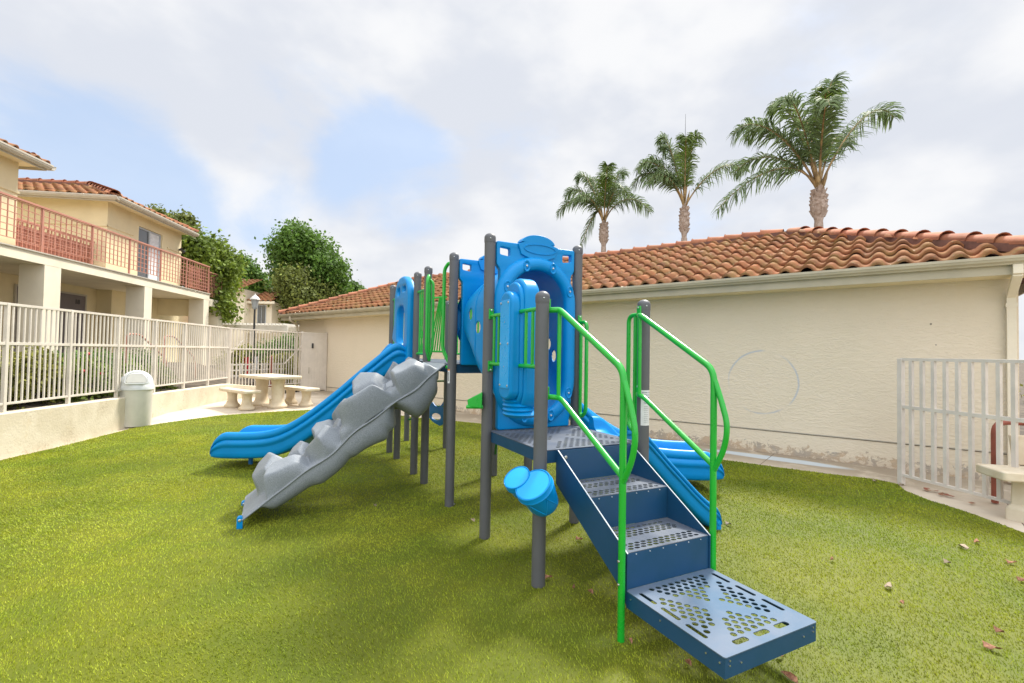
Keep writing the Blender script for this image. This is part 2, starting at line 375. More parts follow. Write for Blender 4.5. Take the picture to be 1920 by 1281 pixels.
# more blades per square metre close to the play yard's south edge than at its far end
yy = .9+rng.random(NB*3)**1.75*10.4; xx = -6.85+rng.random(NB*3)*11.55
ok = inside(xx, yy); xx = xx[ok]; yy = yy[ok]
xx = xx[:NB]; yy = yy[:NB]; n_ = len(xx)
d_ = np.hypot(xx, yy)
lean = vnoise(xx, yy, 1.3, 1)*2.6+vnoise(xx, yy, .35, 2)*1.4+.6
la = lean+rng.normal(0, .9, n_); ll = np.clip(.45+.5*vnoise(xx, yy, .8, 3)+rng.normal(0, .25, n_), .05, 1.6)
hh = (.010+.009*rng.random(n_)); ww = .0013+.0007*d_
lx = np.cos(la)*ll*hh; ly = np.sin(la)*ll*hh
wa = rng.random(n_)*math.pi; wx = np.cos(wa)*ww; wy = np.sin(wa)*ww
z0 = gh(xx, yy)
V = np.empty((n_, 3, 3)); V[:, 0] = np.stack([xx-wx, yy-wy, z0], 1); V[:, 1] = np.stack([xx+wx, yy+wy, z0], 1); V[:, 2] = np.stack([xx+lx, yy+ly, z0+hh], 1)
patch = vnoise(xx, yy, .9, 5)*.5+vnoise(xx, yy, .28, 6)*.3+vnoise(xx, yy, .09, 8)*.2
ti = np.clip(.62+.5*patch+rng.normal(0, .22, n_), .3, 1.7)[:, None]*np.array([[1, 1, 1]]); dry = rng.random(n_) < .06; ti[dry] *= np.array([1.15, 1.0, 1.6])
npt = npmesh('turf', V.reshape(-1, 3), np.arange(n_*3).reshape(-1, 3), M['turf'], tint=ti)
tag(npt, 'short olive green artificial turf blades covering the play yard', 'artificial turf', kind='stuff')

# ---------------------------------------------------------------- play structure (local frame u right-back, v along the row of posts)
O = Vector((.1953, 3.0928, 0)); YAW = .4663; S = .8651
UD = Vector((math.cos(YAW), math.sin(YAW), 0)); VD = Vector((-math.sin(YAW), math.cos(YAW), 0))
def loc(p): p = Vector(p)-O; return Vector((p.dot(UD), p.dot(VD), p.z))
ps = empty('play_structure', O, YAW, 'blue, green and grey playground climbing structure with slides, tunnel and perforated steps on the turf', 'playground')
V7, V8, V9 = 3.0414, 3.9354, 4.3929
posts = [(0, 0, 1.908), (0, S, 2.478), (0, 2*S, 2.478), (0, 3*S, 2.478), (0, V7, 2.478), (0, V8, 2.478), (0, V9, 2.478), (S, 0, 1.908), (S, S, 2.478), (S, 2*S, 2.478), (S, 3*S, 2.478), (S, V9, 2.3), (.457, 5.199, 2.2)]
for x, y, h in posts:
    m = MB(); m.tube([(x, y, -.03), (x, y, h-.06)], .0445, 28); o = m.build('post', M['post'], ps, 40)
    m = MB(); m.lathe([(.0465, -.012), (.0475, 0), (.0475, .028)]+[(.0475*math.cos(a), .028+.038*math.sin(a)) for a in np.linspace(.15, 1.5, 8)], (x, y, h-.066), 28); m.build('post_cap', M['post'], o, 50)
    m = MB(); m.lathe([(.005, 0), (.005, .004), (.002, .006)], (x+.0466*math.cos(-1.9), y+.0466*math.sin(-1.9), h-.05), 8, (math.cos(-1.9), math.sin(-1.9), 0)); m.build('rivet', M['steel'], o)
# perforated decks
def holes_grid(x0, x1, y0, y1, sx, sy, r, keep):
    o = []; j = 0; y = y0
    while y <= y1+1e-6:
        x = x0+(sx/2 if j % 2 else 0)
        while x <= x1+1e-6:
            if keep(x, y): o.append(ell(x, y, r[0], r[1], 12))
            x += sx
        y += sy; j += 1
    return o
def deck_slab(name, x0, x1, y0, y1, z, mtop, skirt=.07, kx=.045, parent=ps, r=(.017, .017), band=.045, slots=False, sx=.05, sy=.034):
    W_, D_ = x1-x0, y1-y0; cx, cy = (x0+x1)/2, (y0+y1)/2
    def keep(x, y):
        a, b_ = (x-cx)/W_, (y-cy)/D_
        return abs(abs(a)-abs(b_)) > band/min(W_, D_)+.02
    m_ = .075 if slots else .05
    hl = holes_grid(x0+m_+(.01 if slots else 0), x1-m_-(.01 if slots else 0), y0+m_+(.025 if slots else 0), y1-.04, sx, sy, r, keep)
    if slots:
        for k in range(3):
            yy_ = y0+.13+k*.155; hl += [rrect(x0+.035, x0+.058, yy_, yy_+.12, .011), rrect(x1-.058, x1-.035, yy_, yy_+.12, .011)]
            xx_ = x0+.12+k*.14; hl.append(rrect(xx_, xx_+.09, y0+.04, y0+.072, .015))
    top = plate(name, rrect(x0, x1, y0, y1, .012), hl, .004, mtop, parent, Matrix.Translation((0, 0, z)))
    sk = MB(); th = .004; i_ = .004
    sk.b2(x0+i_, x1-i_, y0+i_, y0+i_+th, z-skirt, z-.0025).b2(x0+i_, x1-i_, y1-i_-th, y1-i_, z-skirt, z-.0025).b2(x0+i_, x0+i_+th, y0+i_+th, y1-i_-th, z-skirt, z-.0025).b2(x1-i_-th, x1-i_, y0+i_+th, y1-i_-th, z-skirt, z-.0025)
    sk.build('skirt', M['navy'], top)
    return top
deck_slab('deck', .02, S-.02, .01, S+.01, .862, M['deck'], .085, r=(.0175, .012), sx=.052, sy=.036)
deck_slab('deck', .02, S-.02, 2*S, 3*S, 1.38, M['deck'], .09, r=(.017, .012), sx=.1, sy=.06)
# far deck: many-sided plate between the far posts
far = [(0.03, 3*S+.005), (.03, V9), (.457, 5.13), (S-.03, V9), (S-.03, 3*S+.005)]
o = plate('deck', rpoly(far, .01), [], .004, M['deck'], ps, Matrix.Translation((0, 0, 1.381)))
m = MB()
for a, b_ in zip(far, far[1:]): m.beam((a[0], a[1], 1.33), (b_[0], b_[1], 1.33), .004, .09)
m.build('skirt', M['navy'], o)
# stair
stair = MB(); u0, u1 = .13, .735
def side(u):
    poly = [(.0, .862), (-.02, .862), (-.712, .452), (-.712, .175), (-.655, .255), (.0, .645)]
    s_ = MB(); s_.prism(poly, u-.003, u+.003, lambda x, y, z: (z, x, y)); return s_
sideL = side(u0-.005).build('stair_side_panel', M['navy'], ps, bevel=.001); sideR = side(u1+.005).build('stair_side_panel', M['navy'], ps, bevel=.001)
for u in (u0-.005, u1+.005):   # worn bright top edge
    m = MB(); m.beam((u, -.02, .864), (u, -.712, .454), .0065, .003); m.build('worn_edge', M['edge'], sideL if u < .4 else sideR)
m = MB(); m.lathe([(.012, 0), (.012, .004), (.006, .006)], (.18, -.026, .815), 14, (0, -1, 0)); m.build('bolt', M['steel'], sideL)
def tread(y1, y0, z, zr):
    hl = []
    sxx = .0445; nx = 12
    for ri, yo in enumerate((.035, .062, .089, .18, .207, .234)):
        yq = y0+yo
        for k in range(nx):
            x = u0+.055+k*sxx+(sxx/2 if ri % 2 else 0)
            if x < u1-.04: hl.append(ell(x, yq, .0182, .0115, 12))
    for k in range(nx-1): hl.append(ell(u0+.06+k*sxx, y1-.045, .0165, .0105, 12))
    t_ = plate('tread', [(u0, y0), (u1, y0), (u1, y1), (u0, y1)], hl, .004, M['deck'], ps, Matrix.Translation((0, 0, z)))
    r_ = MB(); r_.b2(u0, u1, y0, y0+.004, zr, z-.0022); r_.build('riser', M['navy'], ps)
    e = MB()
    for k in range(6): e.lathe([(.0035, 0), (.0035, .003)], (u0+.06+k*.096, y0-.0005, z-.012), 8, (0, -1, 0))
    e.build('rivet_row', M['edge'], t_)
tread(-.025, -.375, .652, .455); tread(-.375, -.702, .452, .262)
m = MB(); m.b2(u0, u1, -.025, -.021, .655, .86); m.build('riser', M['navy'], ps)
plt_ = deck_slab('step_platform', u0-.01, u1+.01, -1.318, -.706, .262, M['deckblue'], .088, slots=True, r=(.0155, .0155), band=.028, sx=.046, sy=.033)
m = MB()
for x_, y_ in ((u0+.02, -1.3185), (u0+.09, -1.3185), (u1-.02, -1.3185), (u1-.09, -1.3185)):
    for z_ in ((.245, .225) if abs(x_-.43) > .25 else (.22,)): m.lathe([(.004, 0), (.004, .004)], (x_, y_+.004, z_), 8, (0, -1, 0))
for y_ in (-1.29, -1.22, -.95, -.74):
    m.lathe([(.004, 0), (.004, .004)], (u0-.006, y_, .23), 8, (-1, 0, 0))
m.build('rivets', M['steel'], plt_)

G = M['green']
def rail(name, tubes, parent=ps, m=G, n=12):
    s_ = MB()
    for pts, r_ in tubes: s_.tube(pts, r_, n)
    return s_.build(name, m, parent, 50)
def bracket(x, y, z, dx, dy, parent, up_=1):
    m_ = MB(); px, py = x+dx*.047, y+dy*.047
    m_.box((px, py, z), (.012 if abs(dx) > .5 else .04, .012 if abs(dy) > .5 else .04, .085)); o_ = m_.build('bracket', G, parent, bevel=.004)
    m_ = MB(); m_.lathe([(.008, 0), (.008, .005), (.004, .007)], (px+dx*.006, py+dy*.006, z+.03*up_), 10, (dx, dy, 0)); m_.build('bolt', M['steel'], o_)
    return o_
# stair handrails
for u, dirx in ((.095, 1), (.775, 1)):
    up_ = S if u > .5 else 0
    h = rail('handrail', [
        (bend([(up_+(.05 if u < .5 else -.05), -.005, 1.785), (u, -.06, 1.785), (u, -.10, 1.765), (u, -.70, 1.42), (u, -.70, -.03)], .07), .0195),
        (bend([(up_+(.05 if u < .5 else -.05), -.0, 1.215), (u, -.06, 1.215), (u, -.11, 1.20), (u, -.70, .855)], .05), .0175),
        (bend([(u, -.705, 1.36), (u, -.75, 1.25), (u, -.80, 1.10), (u, -.775, .96), (u, -.705, .83)], .12), .0165),
        ([(u, -.06, 1.775), (u, -.06, 1.22)], .0135)])
    sg = 1 if u < .5 else -1
    for z in (1.815, 1.24): bracket(up_, 0, z, sg, 0, h)
    m = MB()
    for z in (.42, .30): m.lathe([(.007, 0), (.007, .006), (.004, .008)], (u-.019*(1 if u < .5 else -1), -.70, z), 10, (-1 if u < .5 else 1, 0, 0))
    m.build('bolt', M['steel'], h)
# guard rail between the two near posts (left side of the low deck)
h = rail('guard_rail', [([(0, .045, 1.795), (0, .35, 1.795)], .015), ([(0, .50, 1.795), (0, S-.05, 1.795)], .015), ([(0, .045, 1.41), (0, .35, 1.41)], .015), ([(0, .50, 1.41), (0, S-.05, 1.41)], .015)]
    + [([(0, v, 1.41), (0, v, 1.795)], .0115) for v in (.125, .22, .665, .75)])
for z, k in ((1.81, 1), (1.39, -1)): bracket(0, S, z, 0, -1, h, k); bracket(0, 0, z, 0, 1, h, k)
# chime box
def stadium(cy, w_, z0, z1, n=12, flat=0.0):
    r_ = w_/2; return [(cy+r_*math.cos(R(a)), z1-r_+r_*math.sin(R(a))) for a in np.linspace(0, 180, n)]+[(cy+r_*math.cos(R(a)), z0+r_*(1-flat)+r_*(1-flat)*math.sin(R(a))) for a in np.linspace(180, 360, n)]
X = lambda a, b_, c_: (c_, a, b_)
box = MB(); box.prism(stadium(.43, .30, 1.07, 2.05), .025, .15, X)
o = box.build('activity_box', M['blue'], ps, 40, bevel=.02, seg=3)
b2 = MB(); b2.prism(stadium(.43, .27, 1.10, 2.02), -.005, .03, X); b2.build('box_shell', M['blue'], o, 40, bevel=.012, seg=3)
b3 = MB(); b3.prism(stadium(.40, .20, 1.16, 1.945, flat=.3), -.075, .001, X); fr = b3.build('box_front', M['blue'], o, 40, bevel=.018, seg=3)
b4 = MB(); b4.prism(rrect(.325, .475, 1.245, 1.88, .012), -.080, -.073, X); bp = b4.build('face_plate', M['cyan'], o, 40, bevel=.002)
m = MB()
for z in (1.265, 1.565, 1.86):
    for v in (.34, .46): m.lathe([(.009, 0), (.009, .004), (.004, .007)], (-.080, v, z), 10, (-1, 0, 0))
for z in (1.40, 1.72): m.lathe([(.004, 0), (.004, .002)], (-.080, .40, z), 8, (-1, 0, 0))
m.build('bolt', M['steel'], bp)
m = MB()    # moulded ripples under the box
for k in range(4): m.lathe([(.001, -.03), (.075+.010*k, -.02), (.09+.010*k, 0), (.075+.010*k, .02), (.001, .03)], (.03+.012*k, .43, 1.15-.032*k), 20, (0, 0, 1), cap=False, sx=1, sy=1.2)
m.build('box_ripples', M['blue'], o, 60)

# tunnel end panels and crawl tunnel
PL = lambda v: Matrix(((1, 0, 0, 0), (0, 0, -1, v), (0, 1, 0, 0), (0, 0, 0, 1)))
def stad2(cx, r_, zb, zt, n=24): return [(cx+r_*math.cos(a), zt+r_*math.sin(a)) for a in np.linspace(0, math.pi, n)]+[(cx+r_*math.cos(a), zb+r_*math.sin(a)) for a in np.linspace(math.pi, 2*math.pi, n)]
def tunnel_panel(v, zbase, zb, zt, ri, ro, s_):
    ol = [(.085, zbase), (S-.085, zbase), (S-.085, 2.19), (S-.052, 2.225), (S-.05, 2.42), (.05, 2.42), (.052, 2.225), (.085, 2.19)]
    op = stad2(.43, ri, zb, zt)
    p = plate('tunnel_panel', rpoly(ol, .02, 3), [op, rpoly([(.082, 2.312), (.175, 2.312-.012), (.175, 2.368), (.082, 2.375)], .012, 3), rpoly([(S-.082, 2.312), (S-.175, 2.30), (S-.175, 2.368), (S-.082, 2.375)], .012, 3)], .055, M['blue'], ps, PL(v), .008)
    hd = MB()   # moulded header with its crest
    cr = [(.24, 2.415), (.30, 2.435)]+[(.435+.165*math.cos(a), 2.425+.082*math.sin(a)) for a in np.linspace(math.pi*.96, math.pi*.04, 14)]+[(.57, 2.435), (.63, 2.415), (.60, 2.33), (.52, 2.30), (.35, 2.30), (.27, 2.33)]
    hd.prism(cr, v-.045, v+.045, lambda x, y, z: (x, z, y)); hd.build('crest', M['blue'], p, 50, bevel=.018, seg=3)
    m_ = MB(); pts = [(.45+.155*math.cos(a), v-s_*.046, 2.385+.040*math.sin(a)) for a in np.linspace(0, 2*math.pi, 33)[:-1]]
    m_.tube(pts+pts[:1], .006, 6); m_.build('crest_oval', M['blue'], p, 60)
    rg = MB(); mid = stad2(.43, (ri+ro)/2, zb, zt, 28); mid.append(mid[0]); wd = (ro-ri)/2+.02
    V_ = []; prof = [(-1, .0), (-.97, .028), (-.80, .046), (-.3, .058), (.3, .052), (.72, .030), (1, .0)]
    n_ = len(mid)-1; cen = []
    for i in range(n_):
        p0 = Vector(mid[i-1]); p1 = Vector(mid[(i+1) % n_]); tn = (p1-p0).normalized(); nn = Vector((tn.y, -tn.x))
        for a_, h_ in prof:
            q = Vector(mid[i])+nn*(a_*wd); V_.append((q.x, v-s_*(.026+h_), q.y))
    k = len(prof); rg.add(V_, [(i*k+j, i*k+j+1, ((i+1) % n_)*k+j+1, ((i+1) % n_)*k+j) for i in range(n_) for j in range(k-1)])
    rr_ = rg.build('tunnel_ring', M['blue'], p, 60)
    bo = MB(); cup = MB()
    for i in range(3, n_, 7):
        p0 = Vector(mid[i-1]); p1 = Vector(mid[(i+1) % n_]); tn = (p1-p0).normalized(); nn = Vector((tn.y, -tn.x))
        q = Vector(mid[i])-nn*.012
        bo.lathe([(.0085, 0), (.0085, .006), (.004, .009)], (q.x, v-s_*.083, q.y), 10, (0, -s_, 0))
        cup.lathe([(.036, -.03), (.040, .0), (.036, .005), (.026, -.0), (.022, -.014)], (q.x, v-s_*.084, q.y), 16, (0, -s_, 0), cap=False, sx=.8, sy=1.25)
    bo.build('bolt', M['steel'], p); cup.build('bolt_recess', M['blue'], p, 60)
    return p
tp1 = tunnel_panel(S, .866, 1.27, 1.93, .295, .375, 1)
tp2 = tunnel_panel(2*S, 1.37, 1.80, 1.84, .325, .375, -1)
# tube lofted between the two openings with round and oval view holes
nl = 110; V_ = []
AA = [(a, 0) for a in np.linspace(0, math.pi, 76)]+[(math.pi, k/34) for k in range(1, 34)]+[(a, 1) for a in np.linspace(math.pi, 2*math.pi, 76)]+[(2*math.pi, 1-k/34) for k in range(1, 34)]
na = len(AA)
def tcenter(t):  # bottom and top arc centres and radius
    e = t*t*(3-2*t); return .43, 1.27+(1.80-1.27)*e, 1.93+(1.84-1.93)*e, .30+.03*e+.05*math.sin(math.pi*t)
def tpt(t, a, f, dr=0.0):
    cx, zb, zt, r_ = tcenter(t); r_ += dr; return (cx+r_*math.cos(a), S+.02+t*(S-.04), zt+(zb-zt)*f+r_*math.sin(a))
for i in range(nl+1): V_ += [tpt(i/nl, a, f) for a, f in AA]
F_ = []
for i in range(nl):
    for j in range(na):
        p_ = tpt((i+.5)/nl, *AA[j]); q_ = tpt((i+.5)/nl, *AA[(j+1) % na]); v, z = p_[1], (p_[2]+q_[2])/2; c_ = p_[0]-.43; hit = False
        for hv, hz, rv, rz in (((1.42, 1.85, .05, .055), (1.25, 1.72, .05, .055)) if c_ < 0 else ((1.22, 1.59, .055, .055), (1.09, 1.48, .055, .055))):
            if abs(c_) > .2 and ((v-hv)/rv)**2+((z-hz)/rz)**2 < 1: hit = True
        if not hit: F_.append((i*na+j, i*na+(j+1) % na, (i+1)*na+(j+1) % na, (i+1)*na+j))
m = MB(); m.add(V_, F_); o = m.build('crawl_tunnel', M['blue'], ps, 60, fix=False)
sol = o.modifiers.new('sol', 'SOLIDIFY'); sol.thickness = .008; sol.offset = 0
m = MB()   # moulded seam rib round the tunnel
pts = []
for a, f in AA[::5]: pts.append(tpt(.5, a, f, .004))
m.tube(pts+pts[:1], .008, 6); m.build('tunnel_seam', M['blue'], o, 60)

# green loop handholds: right side of the low deck and entry of the rock climber
def loop_grab(name, base, d, z0, z1, w_=.14, nb=2, upper=True, r_=.0165):
    bx, by = base; dx, dy = d
    pts = bend([(bx+dx*.04, by+dy*.04, z1), (bx+dx*w_, by+dy*w_, z1), (bx+dx*w_, by+dy*w_, z0+.05), (bx+dx*(w_-.06), by+dy*(w_-.06), z0), (bx+dx*.07, by+dy*.07, z0+.03)], .06)
    tb = [(pts, r_)]
    for k in range(nb):
        q = .055+k*.035 if nb > 1 else .07
        tb.append(([(bx+dx*q, by+dy*q, z0+.02), (bx+dx*q, by+dy*q, z1)], r_*.9))
    h_ = rail(name, tb); bracket(bx, by, z1+.02, dx, dy, h_); return h_
loop_grab('grab_loop', (S, S), (0, -1), .95, 1.78, .155, 1)
loop_grab('grab_loop', (S, 0), (0, 1), .93, 1.80, .165, 2)
for base, d, z1 in (((0, 2*S), (0, 1), 2.36), ((0, 3*S), (0, -1), 2.33)):
    bx, by = base; dy = d[1]
    tb = [(bend([(bx, by+dy*.05, z1), (bx-.02, by+dy*.09, z1+.03), (bx-.05, by+dy*.14, z1-.03), (bx-.05, by+dy*.15, 1.52), (bx, by+dy*.11, 1.40)], .05), .018),
          (bend([(bx, by+dy*.08, z1-.02), (bx+.03, by+dy*.10, z1-.06), (bx+.03, by+dy*.12, 1.55), (bx, by+dy*.10, 1.42)], .05), .016),
          (bend([(bx+.0, by+dy*.07, z1-.01), (bx, by+dy*.075, 1.42)], .03), .016)]
    h = rail('grab_loop', tb); bracket(bx, by, z1-.03, 0, dy, h)
# railings of the high deck
def rail_panel(a, b_, z0, z1, fan=False, nbar=5):
    a = Vector(a); b_ = Vector(b_); d = (b_-a); ln = d.length; d.normalize(); A = a+d*.045; B = b_-d*.045
    P = lambda t, z: (A.x+(B.x-A.x)*t, A.y+(B.y-A.y)*t, z)
    tb = [([P(0, z0), P(1, z0)], .015), ([P(0, z1), P(1, z1)], .015)]
    if fan:
        for g0, g1 in ((.06, .46), (.94, .54)):
            for k in range(5):
                tt = g0+(g1-g0)*(.25+.18*k); tb.append(([P(tt, z0), P(g0+(g1-g0)*(.02+.07*k), z1-.01)], .011))
            tb.append(([P(g0, z0), P(g0, z1)], .013))
            c_ = P(g0+(g1-g0)*.55, (z0+z1)/2-.05); tb.append(([ (c_[0]+.03*math.cos(q), c_[1]+.03*math.sin(q), c_[2]) for q in np.linspace(0, 6.283, 9)], .006))
        for k in range(1, 4): tb.append(([P(.44+.04*k, z0), P(.44+.04*k, z1)], .011))
    else:
        for k in range(nbar): t_ = (k+1)/(nbar+1); tb.append(([P(t_, z0), P(t_, z1)], .0115))
    return rail('railing', tb)
rail_panel((S, V9), (.457, 5.199), 1.50, 2.36, True); rail_panel((S, 3*S), (S, V9), 1.47, 2.22, nbar=12); rail_panel((0, 3*S), (0, V7), 1.47, 2.22, nbar=3); rail_panel((0, V8), (0, V9), 1.47, 2.25, nbar=3)
rail_panel((0, V9), (.457, 5.199), 1.47, 2.15, nbar=7)
# ground level climber between the two far posts: arched bars and a blue panel
a = Vector((.457, 5.199, 0)); b_ = Vector((S, V9, 0)); d = (b_-a).normalized(); nx_ = Vector((d.y, -d.x, 0))
tb = []
for z in (.36, .76, 1.13):
    q = [a+d*.05, a+d*.12+nx_*.02, a.lerp(b_, .72)-nx_*.02, b_-d*.05]; zz = [z, z+.02, z+.27, z+.28] if z < 1 else [z-.1, z-.06, z+.13, z+.13]
    tb.append((bend([(p.x, p.y, k) for p, k in zip(q, zz)], .15), .014))
h = rail('arch_climber', tb, m=M['green_dark']); 
q = MB(); ol = []
mw = Matrix(((d.x, 0, -d.y, a.x), (d.y, 0, d.x, a.y), (0, 1, 0, 0), (0, 0, 0, 1)))
plate('climber_panel', rpoly([(.50, .60), (.60, .70), (.66, .64), (.73, .62), (.80, .66), (.875, .76), (.875, .38), (.78, .33), (.62, .38), (.50, .46)], .03, 4), [ell(.69, .47, .105, .055, 22)], .02, M['blue_dark'], h, mw, .003)
# under-deck bar and small foothold
rail('curved_bar', [(bend([(S, 3*S-.05, .60), (S-.02, 3*S-.16, .58), (S-.05, 3*S-.17, .40), (S, 3*S-.05, .28)], .08), .013)], m=M['green_dark'])
fh = loc((-.205, 3.84, 1.12)); m = MB()
def fhp(x, y, z): p = loc((-.20-.15*x, 3.80+y*.06, 1.05+z*.11)); return tuple(p)
m.add([fhp(0.2, -.6, 1.2), fhp(.2, .8, 1.2), fhp(.2, -.6, 0.05), fhp(.2, .8, .05), fhp(1.0, -.1, .62), fhp(1.0, .3, .62), fhp(.95, -.2, .15), fhp(.95, .3, .15)], [(0, 1, 5, 4), (2, 6, 7, 3), (4, 5, 7, 6), (0, 4, 6, 2), (1, 3, 7, 5), (0, 2, 3, 1)])
m.tube([fhp(.15, 0, .12), fhp(1.05, 0, .12)], .016, 10)
m.build('foothold', G, ps, 40, bevel=.006)
# labels on the posts
def label_strip(x, y, z0, z1, a0, a1, m_, name, r_=.0452, parent=ps):
    s_ = MB(); k = 8
    vs = [(x+r_*math.cos(a0+(a1-a0)*i/k), y+r_*math.sin(a0+(a1-a0)*i/k), z) for z in (z0, z1) for i in range(k+1)]
    s_.add(vs, [(i, i+1, k+2+i, k+1+i) for i in range(k)]); return s_.build(name, m_, parent, 60)
def cam_ang(x, y): # angle (local) of the post side that faces south
    p = O+UD*x+VD*y; d = -Vector((p.x, p.y)); return math.atan2(d.y, d.x)-YAW
ca = cam_ang(S, 0); lb = label_strip(S, 0, .99, 1.245, ca-.35, ca+1.35, M['white'], 'warning_label')
label_strip(S, 0, 1.168, 1.198, ca+.15, ca+.55, M['inkblue'], 'label_mark', .0458, lb)
label_strip(S, 0, 1.168, 1.195, ca+.66, ca+1.15, M['inkblue'], 'label_mark', .0458, lb)
def txt_on_post(body, x, y, z, ang, size, m_, parent, rad=.0462):
    cu = bpy.data.curves.new('t', 'FONT'); cu.body = body; cu.size = size; cu.align_x = 'CENTER'; cu.extrude = .0001
    o_ = bpy.data.objects.new('t', cu); C.objects.link(o_); dg = bpy.context.evaluated_depsgraph_get(); me = bpy.data.meshes.new_from_object(o_.evaluated_get(dg)); C.objects.unlink(o_); bpy.data.objects.remove(o_)
    for vv in me.vertices:
        th_ = ang+vv.co.x/rad; vv.co = Vector((x+(rad+vv.co.z)*math.cos(th_), y+(rad+vv.co.z)*math.sin(th_), z+vv.co.y))
    me.name = 'lettering'; me.materials.clear(); me.materials.append(m_); ob = bpy.data.objects.new('lettering', me); C.objects.link(ob); ob.parent = parent; return ob
txt_on_post('2-5', S, 0, 1.172, ca+.5, .03, M['white'], lb, .0466)
txt_on_post('YEARS', S, 0, 1.148, ca+.5, .014, M['inkblue'], lb, .046)
txt_on_post('DESIGNED FOR', S, 0, 1.225, ca+.5, .009, M['inkblue'], lb, .046)
txt_on_post('CHILDREN AGES', S, 0, 1.208, ca+.5, .009, M['inkblue'], lb, .046)
for k in range(9): txt_on_post('IIIII III IIII II III', S, 0, 1.125-k*.014, ca+.5, .006, M['post'], lb, .046)
ca = cam_ang(0, 2*S); lb = label_strip(0, 2*S, 1.195, 1.33, ca-1.05, ca-.45, M['white'], 'warning_label'); label_strip(0, 2*S, 1.318, 1.33, ca-1.05, ca-.45, M['orange'], 'label_mark', .0457, lb)
label_strip(0, 2*S, 1.215, 1.305, ca-.85, ca-.65, M['post'], 'label_mark', .0457, lb)
m = MB(); m.lathe([(.008, 0), (.008, .005)], (.035, 2*S-.04, .03), 8, (.6, -.8, 0)); m.build('bolt', M['steel'], ps)

# pair of drums hung on the near post
ax = Vector((-.45, -.45, .77)).normalized(); axl = Vector((ax.dot(UD), ax.dot(VD), ax.z))
def drum(c, r_, ln, name):
    c = loc(c)
    pr = [(r_*.70, -ln), (r_*.76, -ln+.012), (r_*.82, -ln*.75), (r_*.90, -ln*.4), (r_*.95, -.052), (r_*.95, -.045), (r_*1.02, -.043), (r_*1.03, -.036), (r_*.99, -.030), (r_*1.0, -.006), (r_*.985, 0), (r_*.94, .002), (r_*.90, -.004)]
    m_ = MB(); m_.lathe(pr, c, 40, axl, cap=True); o_ = m_.build(name, M['blue'], ps, 45)
    hd_ = MB(); hd_.lathe([(r_*.90, -.005), (r_*.90, -.001), (r_*.5, .001), (.001, .002)], c, 40, axl); hd_.build('drum_head', M['cyan'], o_, 40)
    q_ = Vector((0, 0, 1)).rotation_difference(axl); zz = MB(); n_ = 12; pts = []
    for k in range(n_+1):
        a_ = 2*math.pi*k/n_; zt_ = -.06 if k % 2 else -ln+.02; rr_ = (r_*.945 if k % 2 else r_*.78)+.001; pts.append(c+q_ @ Vector((rr_*math.cos(a_), rr_*math.sin(a_), zt_)))
    sm = []
    for p0, p1 in zip(pts, pts[1:]):
        for k in range(6):
            t = k/6; p = p0.lerp(p1, t); l_ = (p-c); h_ = l_.dot(axl); rad = l_-axl*h_; tr = r_*(.945+(h_+.06)/(ln-.08)*(.945-.78)); sm.append(c+axl*h_+rad.normalized()*(tr+.0005))
    zz.tube(sm, .0022, 5); zz.build('drum_lacing', M['cyan'], o_, 60)
    return o_
drum((.142, 2.93, .694), .121, .20, 'drum'); drum((.043, 3.04, .708), .092, .15, 'drum')
m = MB(); m.tube([loc((.15, 2.99, .63)), loc((.195, 3.08, .63))], .03, 12); m.tube([loc((.09, 3.08, .64)), loc((.19, 3.09, .64))], .025, 12); m.build('drum_mount', M['blue'], ps, 40)

# ---- slides
PROF = [(0, 0), (.10, .002), (.165, .012), (.205, .05), (.222, .11), (.230, .18), (.240, .222), (.258, .246), (.285, .250), (.306, .236), (.318, .212), (.320, .190), (.312, .168), (.300, .156), (.310, .146), (.322, .128), (.325, .105), (.318, .083), (.304, .068), (.303, .05), (.302, 0), (.300, -.05), (.280, -.075), (.22, -.085), (.10, -.09), (0, -.09)]
def slide(name, path, zf, mtx, n=72, ws=1.0, m_=M['blue'], wall=lambda t: 1.0, start=.0):
    full = PROF+[(-x, y) for x, y in PROF[-2:0:-1]]; k = len(full)
    P = [np.array(p, float) for p in path]; EN = .085
    def bz(t): return (1-t)**3*P[0]+3*(1-t)**2*t*P[1]+3*(1-t)*t*t*P[2]+t**3*P[3]
    ts = np.concatenate([np.linspace(0, 1-EN, n-14), 1-EN+EN*np.sin(np.linspace(.08, math.pi/2, 14))])
    V_ = []; run = 0; prev = bz(0)
    for t in ts:
        p = bz(t); q = bz(min(1, t+.005))-bz(max(0, t-.005)); q /= np.linalg.norm(q); nrm = np.array([-q[1], q[0]]); run += np.linalg.norm(p-prev); prev = p
        wl = wall(t); endf = 1.0
        if t > 1-EN: endf = math.sqrt(max(0, 1-((t-1+EN)/EN)**2))*.8+.2
        for x, y in full:
            yy_ = y*wl if y > 0 else y
            if t > 1-EN: yy_ = -.045+(yy_+.045)*endf if abs(x) > .18 else (yy_+.03)*endf-.03
            V_.append(mtx @ Vector((p[0]+nrm[0]*x*ws, p[1]+nrm[1]*x*ws, zf(run)+yy_)))
    n_ = len(ts); F_ = [(i*k+j, i*k+(j+1) % k, (i+1)*k+(j+1) % k, (i+1)*k+j) for i in range(n_-1) for j in range(k)]+[tuple(range(k)), tuple((n_-1)*k+j for j in range(k))]
    s_ = MB(); s_.add(V_, F_); return s_.build(name, m_, ps, 55)
